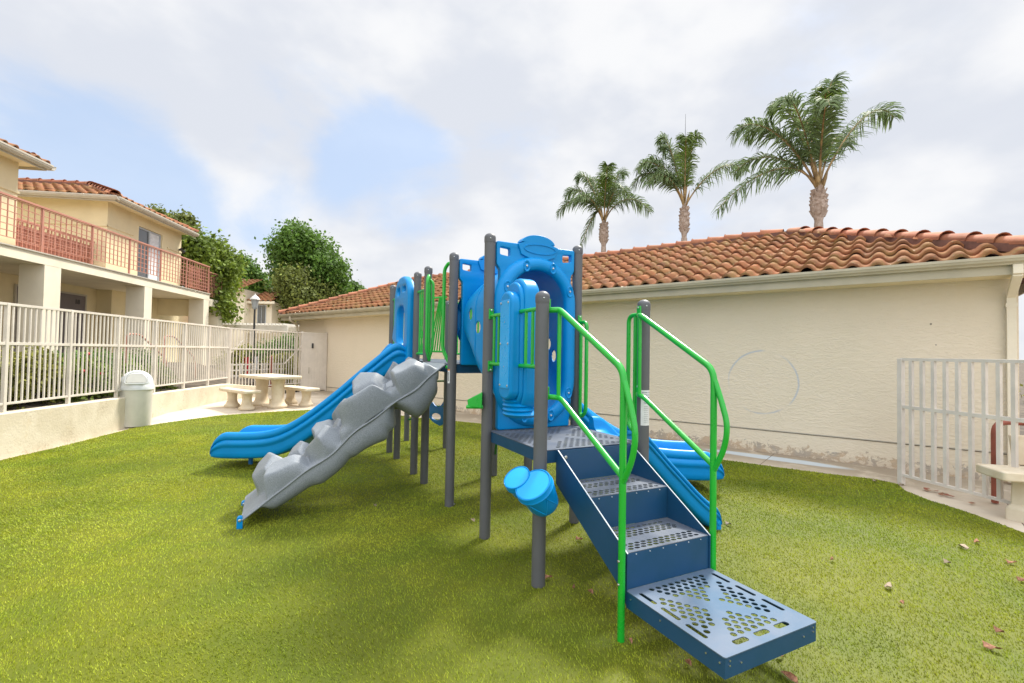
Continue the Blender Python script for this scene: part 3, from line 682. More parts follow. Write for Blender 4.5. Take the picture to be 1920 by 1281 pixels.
def zprof(pts):
    xs, zs = zip(*pts)
    def f(s_):
        i = max(0, min(len(xs)-2, int(np.searchsorted(xs, s_))-1)); h_ = xs[i+1]-xs[i]; t = min(1, max(0, (s_-xs[i])/h_))
        d = lambda j: (zs[min(j+1, len(xs)-1)]-zs[max(j-1, 0)])/(xs[min(j+1, len(xs)-1)]-xs[max(j-1, 0)])
        m0, m1 = d(i)*h_, d(i+1)*h_
        return (2*t**3-3*t*t+1)*zs[i]+(t**3-2*t*t+t)*m0+(-2*t**3+3*t*t)*zs[i+1]+(t**3-t*t)*m1
    return f
ZS = zprof([(0, 1.385), (.14, 1.37), (.42, 1.10), (.8, .71), (1.15, .43), (1.45, .28), (1.8, .225), (2.6, .215)])
PATH = [(0, 0), (.80, -.02), (1.25, .62), (2.07, .97)]
wallf = lambda t: .55+.45*float(sstep(t, 0, .08))
mL = Matrix(((-1, 0, 0, -.03), (0, 1, 0, 3.49), (0, 0, 1, 0), (0, 0, 0, 1)))
sl = slide('slide', PATH, ZS, mL, wall=wallf)
mR = Matrix(((1, 0, 0, S+.03), (0, -1, 0, 2.16), (0, 0, 1, 0), (0, 0, 0, 1)))
sr = slide('slide', PATH, ZS, mR, wall=wallf)
for mt, pr_ in ((mL, sl), (mR, sr)):
    m = MB(); c = mt @ Vector((1.76, .85, 0)); m.tube([(c.x, c.y, -.03), (c.x, c.y, .14)], .028, 14); m.build('slide_leg', M['blue_dark'], pr_, 40)
    m = MB(); m.lathe([(.01, -.05), (.11, -.045), (.17, -.02), (.18, .03)], (c.x, c.y, .155), 20); m.build('slide_boss', M['blue_dark'], pr_, 50)
    # hood
for side_, x_, vc in ((-1, -.05, 3.49), (1, S+.05, 2.16)):
    w2 = .395
    ol = [(vc-w2, 1.26), (vc-w2+.22, 1.24), (vc-w2+.24, 1.44), (vc+w2-.22, 1.44), (vc+w2-.20, 1.54), (vc+w2+.08, 1.66), (vc+w2+.04, 1.76), (vc+w2-.02, 1.86), (vc+w2-.03, 2.25), (vc+w2-.12, 2.40), (vc+.10, 2.47), (vc-.10, 2.47), (vc-w2+.12, 2.40), (vc-w2+.0, 2.25), (vc-w2, 1.9)]
    mw = Matrix(((0, 0, 1, x_), (1, 0, 0, 0), (0, 1, 0, 0), (0, 0, 0, 1)))
    plate('slide_hood', rpoly(ol, .06, 5), [rrect(vc-.19, vc+.19, 1.55, 2.09, .15, 8), ell(vc+.14, 2.29, .085, .055, 18), rrect(vc-.24, vc-.08, 2.27, 2.33, .02)], .10, M['blue'], ps, mw, .03)

# short straight slide on the right of the low deck
ZS2 = zprof([(0, .865), (.12, .84), (.5, .50), (.9, .16), (1.1, .075)])
sm_ = slide('short_slide', [(0, 0), (.35, 0), (.7, 0), (1.05, 0)], ZS2, Matrix(((1, 0, 0, S+.02), (0, -1, 0, .44), (0, 0, 1, -.02), (0, 0, 0, 1))), ws=.80, wall=lambda t: .5, n=40)
for v in (.21, .67):
    m = MB(); m.b2(S+1.02, S+1.07, v-.02, v+.02, -.02, .085); m.tube([(S+1.045, v-.025, .06), (S+1.045, v+.025, .06)], .022, 12); m.build('foot_clamp', M['blue'], sm_, 40, bevel=.004)

# ---- rock climber (moulded boulders): path from the deck to the foot
A0_, A1_ = np.array([-.02, 1.375]), np.array([-1.76, .075]); LR = float(np.linalg.norm(A1_-A0_)); sd_ = (A0_-A1_)/LR; nr = np.array([-sd_[1], sd_[0]])  # s from the foot up
W0, W1 = 1.86, 2.56; WW = W1-W0
def prism_bump(s_, q, c, r_, H, ang, k, off=0):
    """faceted boulder height"""
    ds, dq = s_-c[0], q-c[1]; best = np.full_like(s_, 9.0)
    for i in range(k):
        a_ = ang+2*math.pi*i/k+off*math.sin(i*2.3); pr_ = (ds*math.cos(a_)/r_[0]+dq*math.sin(a_)/r_[1]); best = np.minimum(best, (1-pr_)*2.6)
    top = 1+.30*(ds/r_[0]*math.cos(ang*3)+dq/r_[1]*math.sin(ang*2)); h_ = np.minimum(best, top)
    # soft blend of the edges
    h_ = -np.log(np.exp(-8.5*best)+np.exp(-8.5*top))/8.5
    return np.maximum(h_, 0)*H
TOPB = [((.33, .46), (.18, .24), .21, .3, 5), ((.46, .12), (.20, .18), .17, 1.1, 6), ((.60, .56), (.15, .16), .12, .2, 5), ((.66, .33), (.12, .12), .07, 1.9, 5), ((.83, .20), (.21, .22), .18, 2.1, 6), ((.90, .55), (.17, .16), .17, .9, 5), ((1.06, .06), (.10, .12), .09, .5, 5), ((1.03, .34), (.11, .12), .11, .1, 5),
        ((1.32, .12), (.27, .22), .27, 2.7, 5), ((1.18, .60), (.16, .16), .19, 1.9, 5), ((1.30, .40), (.12, .12), .16, .4, 5), ((1.50, .50), (.20, .21), .30, .6, 5), ((1.60, .08), (.10, .14), .11, .2, 5), ((1.83, .14), (.21, .21), .24, 1.3, 6), ((1.68, .36), (.10, .10), .12, .7, 5), ((1.78, .60), (.15, .16), .22, 2.2, 5), ((2.0, .52), (.13, .20), .16, .4, 6), ((2.04, .12), (.09, .13), .10, .9, 5), ((1.19, .14), (.10, .09), .13, 1.2, 6)]
BOTB = [((.42, .15), (.28, .40), .13, .2, 6), ((.80, .15), (.34, .45), .17, 1.2, 6), ((1.15, .1), (.30, .45), .21, 2.2, 7), ((1.35, .3), (.20, .45), .20, .2, 6), ((1.80, .12), (.22, .45), .23, .9, 7), ((1.75, .5), (.22, .3), .18, .5, 6), ((2.02, .3), (.13, .5), .09, .5, 6)]
ns, nq = 230, 90
s1 = np.linspace(0, LR, ns); q1 = WW*(1-np.cos(np.linspace(0, math.pi, nq)))/2; Sg, Qg = np.meshgrid(s1, q1, indexing='ij')
def smax(hs_, k=48): 
    a_ = np.stack(hs_); return np.log(np.sum(np.exp(k*a_), 0)-len(hs_)+1)/k
wob = .02*np.sin(Sg*5+Qg*3)
top = smax([prism_bump(Sg+wob, Qg, c, (r_[0]*.93, r_[1]*.95), H*.95, a_, k, .25) for c, r_, H, a_, k in TOPB])
bot = smax([prism_bump(Sg+wob, Qg, c, r_, H, a_, k, .15) for c, r_, H, a_, k in BOTB])
dq_ = np.minimum(Qg, WW-Qg); edge = np.minimum(1, dq_/.045); edge = np.sqrt(np.clip(1-(1-edge)**2, 0, 1)); eb_ = np.minimum(1, dq_/.11); eb_ = np.sqrt(np.clip(1-(1-eb_)**2, 0, 1)); ends = sstep(Sg, .13, .20)*(1-sstep(Sg, LR-.14, LR-.08))
top = top*edge*ends+.012*edge; bot = bot*eb_*ends+.012*edge
seam = (.013*np.sin(s1*6.2)+.009*np.sin(s1*13))*sstep(s1, .2, .5)*(1-sstep(s1, LR-.4, LR-.1))
ovh = .035*np.clip(top/.25, 0, 1)
def rp(s_, q, h_): return np.stack([A1_[0]+sd_[0]*s_+nr[0]*h_*-1 if False else A1_[0]+sd_[0]*s_+nr[0]*h_, W0+q, A1_[1]+sd_[1]*s_+nr[1]*h_], -1)
sg3 = seam[:, None]
sidew = np.where(Qg < WW/2, -1, 1)*np.clip(1-dq_/.16, 0, 1)
Vt = rp(Sg, Qg+sidew*.16*np.clip(top-.02, 0, .25), top+sg3).reshape(-1, 3); Vb = rp(Sg, Qg+sidew*.20*np.clip(bot-.02, 0, .3), -bot+sg3-.004).reshape(-1, 3)
idx = np.arange(ns*nq).reshape(ns, nq); Fq = np.stack([idx[:-1, :-1], idx[1:, :-1], idx[1:, 1:], idx[:-1, 1:]], -1).reshape(-1, 4); Fb = Fq[:, ::-1]+ns*nq
bo_ = np.concatenate([idx[:, 0], idx[-1, 1:], idx[::-1, -1][1:], idx[0, ::-1][1:-1]]); bn = np.roll(bo_, -1)
Fs = np.stack([bo_, bn, bn+ns*nq, bo_+ns*nq], -1)
rk = npmesh('rock_climber', np.concatenate([Vt, Vb]), np.concatenate([Fq, Fb, Fs]), M['rock'], ps, smooth=True)
m = MB()
for q in (0, WW): m.tube([tuple(rp(np.array(a_), np.array(q), np.array(b_))) for a_, b_ in zip(s1[::4], seam[::4])], .0085, 8)
m.build('climber_seam', M['rock'], rk, 60)
for q in (W0+.02, W1-.02):
    m = MB(); m.prism(rrect(-1.80, -1.755, -.02, .105 if q < W0+.1 else .045, .02), q-.022, q+.022, lambda x, y, z: (x, z, y)); cl_ = m.build('foot_clamp', M['blue'], rk, 40, bevel=.004)
    m = MB(); m.lathe([(.012, 0), (.012, .005), (.005, .008)], (-1.778, q-.022, .075 if q < W0+.1 else .02), 12, (0, -1, 0)); m.build('bolt', M['steel'], cl_)
m = MB(); m.tube([(-.01, W0+.0, 1.345), (-.01, 2*S+.04, 1.345)], .016, 10); m.build('climber_bracket', G, rk, 40)

# ---------------------------------------------------------------- long garage building behind the play yard
gb = empty('garage_building', (0, 0, 0), 0, 'long low cream stucco building with a curved clay tile hip roof behind the playground', 'building')
TE, OH, AR, KR, ZE, TF = -4.2, .45, 3.2, .42, 2.66, 14.5     # near eave end, overhang, half depth, slope, eave height, far eave end
tw0, tw1 = TE+OH-.11, TF-OH
def wprism(mb, t0, t1, o0, o1, z0, z1):
    vs = [WL(t, o, z) for z in (z0, z1) for t, o in ((t0, o0), (t1, o0), (t1, o1), (t0, o1))]
    mb.add(vs, [(3, 2, 1, 0), (4, 5, 6, 7), (0, 1, 5, 4), (1, 2, 6, 5), (2, 3, 7, 6), (3, 0, 4, 7)])
wm = M['creamw'].copy(); wm.name = 'garage_stucco'; t = wm.node_tree; b = t.nodes['Principled BSDF']
ge = N(t, 'ShaderNodeNewGeometry'); P0 = ge.outputs['Position']
vt = N(t, 'ShaderNodeVectorMath', operation='DOT_PRODUCT'); L(t, P0, vt.inputs[0]); vt.inputs[1].default_value = WD
tw = nmath(t, 'SUBTRACT', vt.outputs['Value'], WP.dot(WD)); sx_ = N(t, 'ShaderNodeSeparateXYZ'); L(t, P0, sx_.inputs[0]); zz = sx_.outputs['Z']
cx_ = N(t, 'ShaderNodeCombineXYZ'); L(t, tw, cx_.inputs[0]); L(t, zz, cx_.inputs[1])
big = noise(t, cx_.outputs[0], .6, 5, .6, .3); c = mixc(t, ramp(t, big, .3, .7), (.74, .645, .50), (.70, .615, .47))
# faint blue chalk circle
d1 = nmath(t, 'SUBTRACT', tw, -1.02); d2 = nmath(t, 'SUBTRACT', zz, 1.10); rad = nmath(t, 'SQRT', nmath(t, 'ADD', nmath(t, 'MULTIPLY', d1, d1), nmath(t, 'MULTIPLY', d2, d2)))
wobn = noise(t, cx_.outputs[0], 3, 3)
ring = ramp(t, nmath(t, 'ABSOLUTE', nmath(t, 'SUBTRACT', rad, nmath(t, 'MULTIPLY_ADD', wobn, .05, .475))), .02, .004)
ring = nmath(t, 'MULTIPLY', ring, nmath(t, 'MULTIPLY', ramp(t, noise(t, cx_.outputs[0], 1.7, 2), .40, .60), .62))
c = mixc(t, ring, c, (.36, .44, .56))
# flaking paint and damp along the foot of the wall
fl = noise(t, cx_.outputs[0], 9, 8, .72, .6); low = ramp(t, zz, .24, .06)
fm = nmath(t, 'MULTIPLY', ramp(t, nmath(t, 'ADD', fl, nmath(t, 'MULTIPLY', low, .20)), .66, .70), ramp(t, zz, .28, .2))
c = mixc(t, nmath(t, 'MULTIPLY', fm, .6), c, mixc(t, ramp(t, noise(t, cx_.outputs[0], 3.5, 3), .4, .6), (.20, .18, .17), (.42, .27, .15)))
c = mixc(t, nmath(t, 'MULTIPLY', ramp(t, nmath(t, 'ADD', zz, nmath(t, 'MULTIPLY', fl, .12)), .16, .03), .35), c, (.42, .30, .20))
for tq, zq, rq in ((-3.05, 1.98, .012), (-3.1, 1.70, .008), (-3.5, 1.5, .012)):
    a1 = nmath(t, 'SUBTRACT', tw, tq); a2 = nmath(t, 'SUBTRACT', zz, zq); rq_ = nmath(t, 'SQRT', nmath(t, 'ADD', nmath(t, 'MULTIPLY', a1, a1), nmath(t, 'MULTIPLY', a2, a2)))
    c = mixc(t, nmath(t, 'MULTIPLY', nmath(t, 'LESS_THAN', rq_, rq), .8), c, (.09, .07, .06))
L(t, c, b.inputs['Base Color'])
bn = N(t, 'ShaderNodeBump'); bn.inputs['Strength'].default_value = .6; bn.inputs['Distance'].default_value = .006
cs = N(t, 'ShaderNodeVectorMath', operation='MULTIPLY'); L(t, cx_.outputs[0], cs.inputs[0]); cs.inputs[1].default_value = (1, 2.4, 1)
tex1 = noise(t, cs.outputs[0], 9, 6, .62, 1.2); L(t, ramp(t, tex1, .38, .66), bn.inputs['Height']); L(t, bn.outputs[0], b.inputs['Normal'])
m = MB(); wprism(m, tw0, tw1, 0, 2*(AR-OH), -.1, 2.53); m.build('wall', wm, gb, bevel=0)
# drip screed, its shadow line put in as a dark strip just below
m = MB(); vs = [WL(t_, o_, z_) for t_, dz in ((tw0-.02, .37), (tw1, .26)) for o_, z_ in ((-.012, dz-.012), (-.012, dz), (.01, dz), (.01, dz-.012))]
m.add(vs, [(0, 1, 5, 4), (1, 2, 6, 5), (3, 0, 4, 7), (0, 3, 2, 1), (4, 5, 6, 7)]); m.build('drip_screed', M['trimgut'], gb)
vs = [WL(t_, -.004, z_) for t_, z_ in ((tw0-.02, .353), (tw1, .243), (tw1, .236), (tw0-.02, .346))]; m = MB(); m.add(vs, [(0, 1, 2, 3)]); m.build('screed_shadow_strip', M['bark'], gb, fix=False)
def tileroof(parent, org, ex, iu, rng_fn, srun, k, z0, per=.27, cour=.335, amp=.044, m_=None, name='roof_tiles', seed=1):
    """S-shaped clay tiles in courses; org eave start, ex along the eave, iu horizontal upslope"""
    r_ = np.random.default_rng(seed); V_ = []; F_ = []; T_ = []; sub = 8; base = 0; nc = int(math.ceil(srun/cour)); ln = math.hypot(1, k)
    up_ = Vector((-iu.x*k, -iu.y*k, 1))/ln
    org = Vector(org); ex = Vector(ex); iu = Vector(iu)
    for ci in range(nc):
        sA = ci*cour-.05; sB = min((ci+1)*cour-.02, srun); x0, x1 = rng_fn(max(0, sA+(sB-sA)*.8))
        if x1-x0 < .2: continue
        n_ = max(2, int((x1-x0)/per*sub)); x0 = math.floor(x0/per)*per; n_ = int(math.ceil((x1-x0)/per))*sub
        xs = x0+np.arange(n_+1)*per/sub
        xs = np.minimum(xs, x1); tl = np.floor((np.arange(n_)+.5)/sub).astype(int); jit = r_.normal(0, .006, tl.max()+2)
        ph = ((xs-x0)/per) % 1.0; ph = np.where(ph < 1e-9, 0, ph)
        prof_ = np.where(ph < .62, amp*1.55*np.sin(np.pi*ph/.62)**.8, -amp*.55*np.sin(np.pi*(ph-.62)/.38))
        rows = []
        for s_, hoff, jj in ((sA+.012, .004, 1), (sA, .046, 1), (sB, .0, 0)):
            row = []
            for i, x in enumerate(xs):
                h_ = prof_[i]*(1 if jj else .92)+hoff+(jit[tl[min(i, n_-1)]] if jj else 0); ss = s_+(jit[tl[min(i, n_-1)]]*1.5 if jj else 0)
                p = org+ex*float(x)+iu*ss+Vector((0, 0, z0+k*ss-org.z))+up_*float(h_); row.append(p[:])
            rows.append(row)
        for row in rows: V_ += row
        W_ = n_+1; tt = .82+.34*r_.random(tl.max()+2); hue = r_.normal(0, .05, tl.max()+2)
        for i in range(n_):
            for a in (0, 1): F_.append((base+a*W_+i, base+a*W_+i+1, base+(a+1)*W_+i+1, base+(a+1)*W_+i)); q = tt[tl[i]]*(.75 if a == 0 else 1); T_.append((q*(1+hue[tl[i]]), q, q*(1-hue[tl[i]])))  # front lip faces tinted darker, undercut shade put into the colour
        base += 3*W_
    return npmesh(name, np.array(V_), np.array(F_), m_ or M['tile'], parent, tint=np.array(T_))
def ridge(parent, a, b_, name='ridge_tiles', r_=.13, seed=2, step=.36, flip=False):
    a = Vector(a); b_ = Vector(b_)
    if flip: a, b_ = b_, a
    d = (b_-a); n_ = max(1, int(d.length/step)); d.normalize(); r2 = np.random.default_rng(seed); V_ = []; F_ = []; T_ = []
    sidev = d.cross(Vector((0, 0, 1))).normalized(); upv = sidev.cross(d).normalized(); q = 10; base = 0
    for i in range(n_):
        s0 = i*step-.03; s1_ = (i+1)*step+.03; tt = .8+.35*r2.random(); j = r2.normal(0, .006)
        for s_, rr_, h_ in ((s0, r_*1.12, .018), (s0, r_*.98, .018), (s1_, r_*.86, -.008)):
            for k_ in range(q+1):
                an = math.pi*(-.06+1.12*k_/q); p = a+d*s_+sidev*(rr_*math.cos(an)+j)+upv*(rr_*math.sin(an)*.8+h_+.01); V_.append(p[:])
        W_ = q+1; base = i*3*W_
        for k_ in range(q):
            for a_ in (0, 1): F_.append((base+a_*W_+k_, base+a_*W_+k_+1, base+(a_+1)*W_+k_+1, base+(a_+1)*W_+k_)); T_.append((tt, tt, tt))
    o_ = npmesh(name, np.array(V_), np.array(F_), M['ridge'], parent, tint=np.array(T_))
    mm = MB(); mm.beam(a-upv*.04, b_-upv*.04, r_*1.9, .10); mm.build('mortar_bed', M['mortar'], o_)
    return o_
# roof: front slope, back slope and the two hip ends
tileroof(gb, WL(TE, -OH, ZE+.06), WD, WN, lambda s_: (max(0, s_), TF-TE-s_), AR, KR, ZE+.06, seed=3)
tileroof(gb, WL(TE, -OH, ZE+.06), WN, WD, lambda s_: (s_, 2*AR-s_), AR, KR, ZE+.06, seed=4, name='roof_hip_end')
tileroof(gb, WL(TF, -OH, ZE+.06), WN, -WD, lambda s_: (s_, 2*AR-s_), AR, KR, ZE+.06, seed=5, name='roof_hip_end')
m = MB(); zt_ = ZE+.02; rz_ = ZE+KR*AR
m.add([WL(TE, -OH, zt_), WL(TF, -OH, zt_), WL(TF, 2*AR-OH, zt_), WL(TE, 2*AR-OH, zt_), WL(TE+AR, AR-OH, rz_), WL(TF-AR, AR-OH, rz_)], [(0, 1, 5, 4), (2, 3, 4, 5), (1, 2, 5), (3, 0, 4), (3, 2, 1, 0)]); m.build('roof_deck', M['mortar'], gb)
RT = rz_+.085
ridge(gb, WL(TE+AR-.1, AR-OH, RT), WL(TF-AR+.1, AR-OH, RT), seed=6, flip=True)
ridge(gb, WL(TE, -OH, ZE+.12), WL(TE+AR, AR-OH, RT), 'hip_tiles', seed=7); ridge(gb, WL(TF, -OH, ZE+.12), WL(TF-AR, AR-OH, RT), 'hip_tiles', seed=8)
# fascia, soffit and gutter
def gutter(parent, a, b_, outv, name='gutter', m_=None, h_=.11, w_=.10):
    a = Vector(a); b_ = Vector(b_); o_ = Vector(outv); pr_ = [(0, 0), (.55*w_, -.0), (.62*w_, .018), (.92*w_, .35*h_), (w_, .62*h_), (w_*1.06, .66*h_), (w_*1.06, h_), (w_*.94, h_), (w_*.94, .72*h_), (.02, .10*h_), (0, .10*h_), (0, h_), (-.02, h_), (-.02, 0)]
    V_ = [p+o_*x+Vector((0, 0, z)) for p in (a, b_) for x, z in pr_]; k = len(pr_); mm = MB(); mm.add(V_, [(i, (i+1) % k, k+(i+1) % k, k+i) for i in range(k)]+[tuple(range(k-1, -1, -1)), tuple(range(k, 2*k))]); return mm.build(name, m_ or M['gutgrey'], parent)
gutter(gb, WL(TE-.02, -OH, ZE-.03), WL(TF+.02, -OH, ZE-.03), -WN, h_=.10, w_=.10)
m = MB(); wprism(m, TE, TF, -OH, -OH+.03, ZE-.14, ZE-.0); m.build('fascia', M['gutgrey'], gb)
m = MB(); wprism(m, TE+.01, TF-.01, -OH+.032, -.002, ZE-.135, ZE-.115); m.build('soffit', M['cream'], gb)
m = MB(); wprism(m, TE-.015, TE+.01, -OH, 2*AR-OH, ZE-.12, ZE+.06); wprism(m, TF-.01, TF+.015, -OH, 2*AR-OH, ZE-.12, ZE+.06); m.build('hip_fascia', M['gutgrey'], gb)
# downspouts
def downspout(t_, zb):
    mm = MB(); pts = [WL(t_, -OH-.03, ZE-.03), WL(t_, -OH-.03, ZE-.14), WL(t_, -.05, ZE-.36), WL(t_, -.05, zb)]
    for a, b_ in zip(pts, pts[1:]): mm.beam(a, b_, .085, .062, WN)
    o_ = mm.build('downspout', M['creamw'], gb, bevel=.004)
    mm = MB(); c = WL(t_, -.05, ZE-.47); mm.box(c, (.10, .075, .05), R(51)+R(90)); mm.build('bracket', M['creamw'], o_); return o_
downspout(tw0+.07, .02)
m = MB(); m.tube(bend([WL(tw1-.3, -OH-.03, ZE-.02), WL(tw1-.28, -OH-.02, ZE-.14), WL(tw1+.0, -.07, ZE-.30), WL(tw1+.02, -.07, .1)], .12), .045, 12); m.build('downspout', M['creamw'], gb, 50)

# ---------------------------------------------------------------- curb wall and picket fence on the left
cw = MB(); vs = []
sec = [(0, -.15), (.0, .585), (-.02, .60), (-.17, .60), (-.17, -.15)]
for yy_, dz in ((-9, .0), (0, .0), (6.35, -.045)):
    vs += [FL(yy_, a, z+(dz if z > .3 else 0)) for a, z in sec]
e2 = Vector((-6.95, 14.6, 0)); vs += [e2+Vector((a*1.0, 0, z-(.3 if z > .3 else 0))) for a, z in sec]
k = len(sec); cw.add(vs, [(i*k+j, i*k+(j+1) % k, (i+1)*k+(j+1) % k, (i+1)*k+j) for i in range(3) for j in range(k)]+[tuple(range(k)), tuple(3*k+j for j in range(k))])
cwm = mat('curb_stucco', (.66, .59, .46), .9, .10, 2.2, .6, 30, bdist=.008, col2=(.56, .49, .36)); cwm.name = 'cracked_curb_stucco'; t = cwm.node_tree; b = t.nodes['Principled BSDF']; src = b.inputs['Base Color'].links[0].from_socket
tcn = N(t, 'ShaderNodeTexCoord'); vo = N(t, 'ShaderNodeTexVoronoi', feature='DISTANCE_TO_EDGE'); vo.inputs['Scale'].default_value = 7
mm_ = N(t, 'ShaderNodeVectorMath', operation='ADD'); nz = N(t, 'ShaderNodeTexNoise'); nz.inputs['Scale'].default_value = 5; nz.inputs['Detail'].default_value = 6; L(t, tcn.outputs['Object'], nz.inputs[0]); L(t, tcn.outputs['Object'], mm_.inputs[0]); L(t, nz.outputs['Color'], mm_.inputs[1]); L(t, mm_.outputs[0], vo.inputs['Vector'])
cr = nmath(t, 'MULTIPLY', nmath(t, 'LESS_THAN', vo.outputs['Distance'], .022), ramp(t, noise(t, tcn.outputs['Object'], 1.6, 4, .6), .48, .58))
c = mixc(t, nmath(t, 'MULTIPLY', cr, .75), src, (.30, .22, .14)); c = mixc(t, nmath(t, 'MULTIPLY', ramp(t, noise(t, tcn.outputs['Object'], 3.3, 8, .7), .55, .7), .35), c, (.56, .44, .26))
L(t, c, b.inputs['Base Color'])
tag(cw.build('curb_wall', cwm, None, 30), 'low cracked cream stucco curb wall under the picket fence', 'wall')
def picket_fence(name, label, a, b_, zb, zm, zt, npost, pitch, bw=.02, m_=M['fence'], postz0=.5, cat='fence', botpost=None, posts_w=.05, ends=True):
    a = Vector(a); b_ = Vector(b_); d = (b_-a); ln = d.length; d.normalize(); rz = math.atan2(d.y, d.x); mid = (a+b_)/2
    r0 = empty(name, (mid.x, mid.y, 0), 0, label, cat); sh = Vector((mid.x, mid.y, 0))
    A = a-sh; B = b_-sh
    for i in range(npost):
        if not ends and i in (0, npost-1): continue
        p = A+d*(ln*i/(npost-1)); mm = MB(); mm.box((p.x, p.y, (postz0+zt+.01)/2), (posts_w, posts_w, zt+.01-postz0), rz); mm.build('post', m_, r0, bevel=.003)
    for z, h_ in ((zb, .03), (zm, .04), (zt, .035)):
        mm = MB(); mm.beam(A+Vector((0, 0, z)), B+Vector((0, 0, z)), .034, h_); mm.build('rail', m_, r0, bevel=.002)
    n_ = int(ln/pitch)
    seg = npost-1; per_ = ln/seg
    for si in range(seg):
        mm = MB(); k = int(round(per_/pitch))
        for j in range(1, k):
            p = A+d*(si*per_+j*per_/k); mm.box((p.x, p.y, (zb+zt)/2+.0), (bw, bw, zt-zb-.03), rz)
        mm.build('picket_panel', m_, r0)
    return r0
picket_fence('picket_fence', 'tall cream steel picket fence standing on the cracked curb wall beside the bin', FL(.05-1.08*5, -.09), FL(.05+1.08*6, -.09), .71, 1.51, 2.035, 12, .09, bw=.019, posts_w=.046)
gA, gB = Vector((-7.58, 12.74, 0)), Vector((-6.74, 15.2, 0)); gd = (gB-gA).normalized()
r0 = picket_fence('picket_gate', 'cream picket gate with diagonal braces behind the picnic table', gA, gB, .42, 1.48, 2.03, 2, .105, cat='gate', postz0=.15)
m = MB(); sh = (gA+gB)/2; sh.z = 0
for t0, z0_, t1, z1_ in ((.0, 1.35, .42, 1.72), (1.9, 1.05, 2.6, 1.62)):
    m.beam(gA-sh+gd*t0+Vector((0, 0, z0_)), gA-sh+gd*t1+Vector((0, 0, z1_)), .02, .03)
m.build('brace', M['fence'], r0)
# solid mesh-covered gate leaf against the garage wall
dA, dB = Vector((-6.74, 15.2, 0)), WL(12.1, -.05); d = (dB-dA).normalized(); mid = (dA+dB)/2
r0 = empty('mesh_gate', (mid.x, mid.y, 0), 0, 'cream gate covered in fine metal mesh against the stucco building', 'gate'); A = dA-mid; B = dB-mid; rz = math.atan2(d.y, d.x)
m = MB(); m.beam(A+Vector((0, 0, 1.1)), B+Vector((0, 0, 1.1)), .02, 1.86); m.build('mesh_panel', M['fence'], r0)
m = MB()
for q in (A, B): m.box((q.x, q.y, 1.1), (.05, .05, 1.95), rz)
m.beam(A+Vector((0, 0, 2.03)), B+Vector((0, 0, 2.03)), .045, .04); m.beam(A+Vector((0, 0, .22)), B+Vector((0, 0, .22)), .045, .04)
n_ = 9
for k in range(1, n_): q = A.lerp(B, k/n_); m.box((q.x-.012, q.y-.012, 1.1), (.014, .03, 1.8), rz)
m.build('gate_frame', M['fence'], r0)
q = A.lerp(B, .42); nn = Vector((d.y, -d.x, 0))
m = MB(); m.box((q.x+nn.x*.03, q.y+nn.y*.03, 1.62), (.05, .04, .16), rz); m.build('lock_box', M['black'], r0, bevel=.005)
m = MB(); m.box((A.lerp(B, .3).x+nn.x*.02, A.lerp(B, .3).y+nn.y*.02, .82), (.02, .03, .2), rz); m.build('handle', M['trimgut'], r0)

# ---------------------------------------------------------------- bin
bx, by = -6.93, 8.78; bz = float(gh(bx, by))-.01
tb_ = empty('trash_can', (bx, by, bz), R(38), 'round pale grey litter bin with a domed swing lid standing by the curb wall', 'litter bin')
m = MB(); m.lathe([(.235, 0), (.24, .01), (.245, .7), (.25, .715)], n=40); m.build('bin_body', M['can'], tb_, 40)
m = MB(); m.lathe([(.252, .66), (.262, .665), (.264, .735), (.256, .745), (.253, .76)]+[(.253*math.cos(a), .76+.255*math.sin(a)**.95) for a in np.linspace(.08, 1.5, 14)]+[(.002, 1.016)], n=40); ld = m.build('bin_lid', M['canlid'], tb_, 50)
m = MB(); m.prism(rpoly([(-.175, .80), (.175, .80), (.16, .90), (.09, .965), (-.09, .965), (-.16, .90)], .04, 4), -.265, -.20, lambda x, y, z: (x*.88, z+ (y-.80)*.35, y)); m.build('swing_flap', M['can'], ld, 40, bevel=.006)
m = MB(); pts = rpoly([(-.195, .785), (.195, .785), (.18, .905), (.10, .985), (-.10, .985), (-.18, .905)], .04, 4); pts = [(x*.88, -.262+(y-.80)*.36, y) for x, y in pts]; m.tube(pts+pts[:1], .010, 6); m.build('lid_rim', M['canlid'], ld, 60)

# ---------------------------------------------------------------- picnic table and benches
def cast_leg(mb, x, y, h_, r_, z0=0): mb.lathe([(r_*1.42, z0), (r_*1.5, z0+.02), (r_*1.5, z0+.045), (r_*1.38, z0+.065), (r_*1.15, z0+.09), (r_*.98, z0+.14), (r_*.90, z0+.2), (r_*.88, z0+h_*.6), (r_*.93, z0+h_*.85), (r_*1.02, z0+h_*.9), (r_*1.04, h_+z0)], (x, y, 0), 24, sx=1.0, sy=.95)
def slab(mb, lx, ly, z, th): mb.prism(rrect(-lx/2, lx/2, -ly/2, ly/2, .05, 3), z-th, z)
tdir = math.atan2(.60, -.80)   # long axis heads away to the left
def furniture(name, cx, cy, lx, ly, h_, label, cat, legr, legs, th=.06, group=None):
    z = float(gh(cx, cy))-.01; r0 = empty(name, (cx, cy, z), tdir, label, cat, group)
    m_ = MB(); slab(m_, lx, ly, h_, th); top_ = m_.build('table_top' if 'table' in name else 'seat', M['castconc'], r0, 40, bevel=.018)
    for q in legs:
        m_ = MB(); cast_leg(m_, q, 0, h_-th-.0, legr); m_.build('leg', M['castconc'], r0, 50, bevel=0)
    return r0
pt = furniture('picnic_table', -5.76, 11.33, 1.45, .82, .74, 'cream cast stone picnic table on two pedestal legs on the patio', 'table', .155, (-.385, .385), .07)
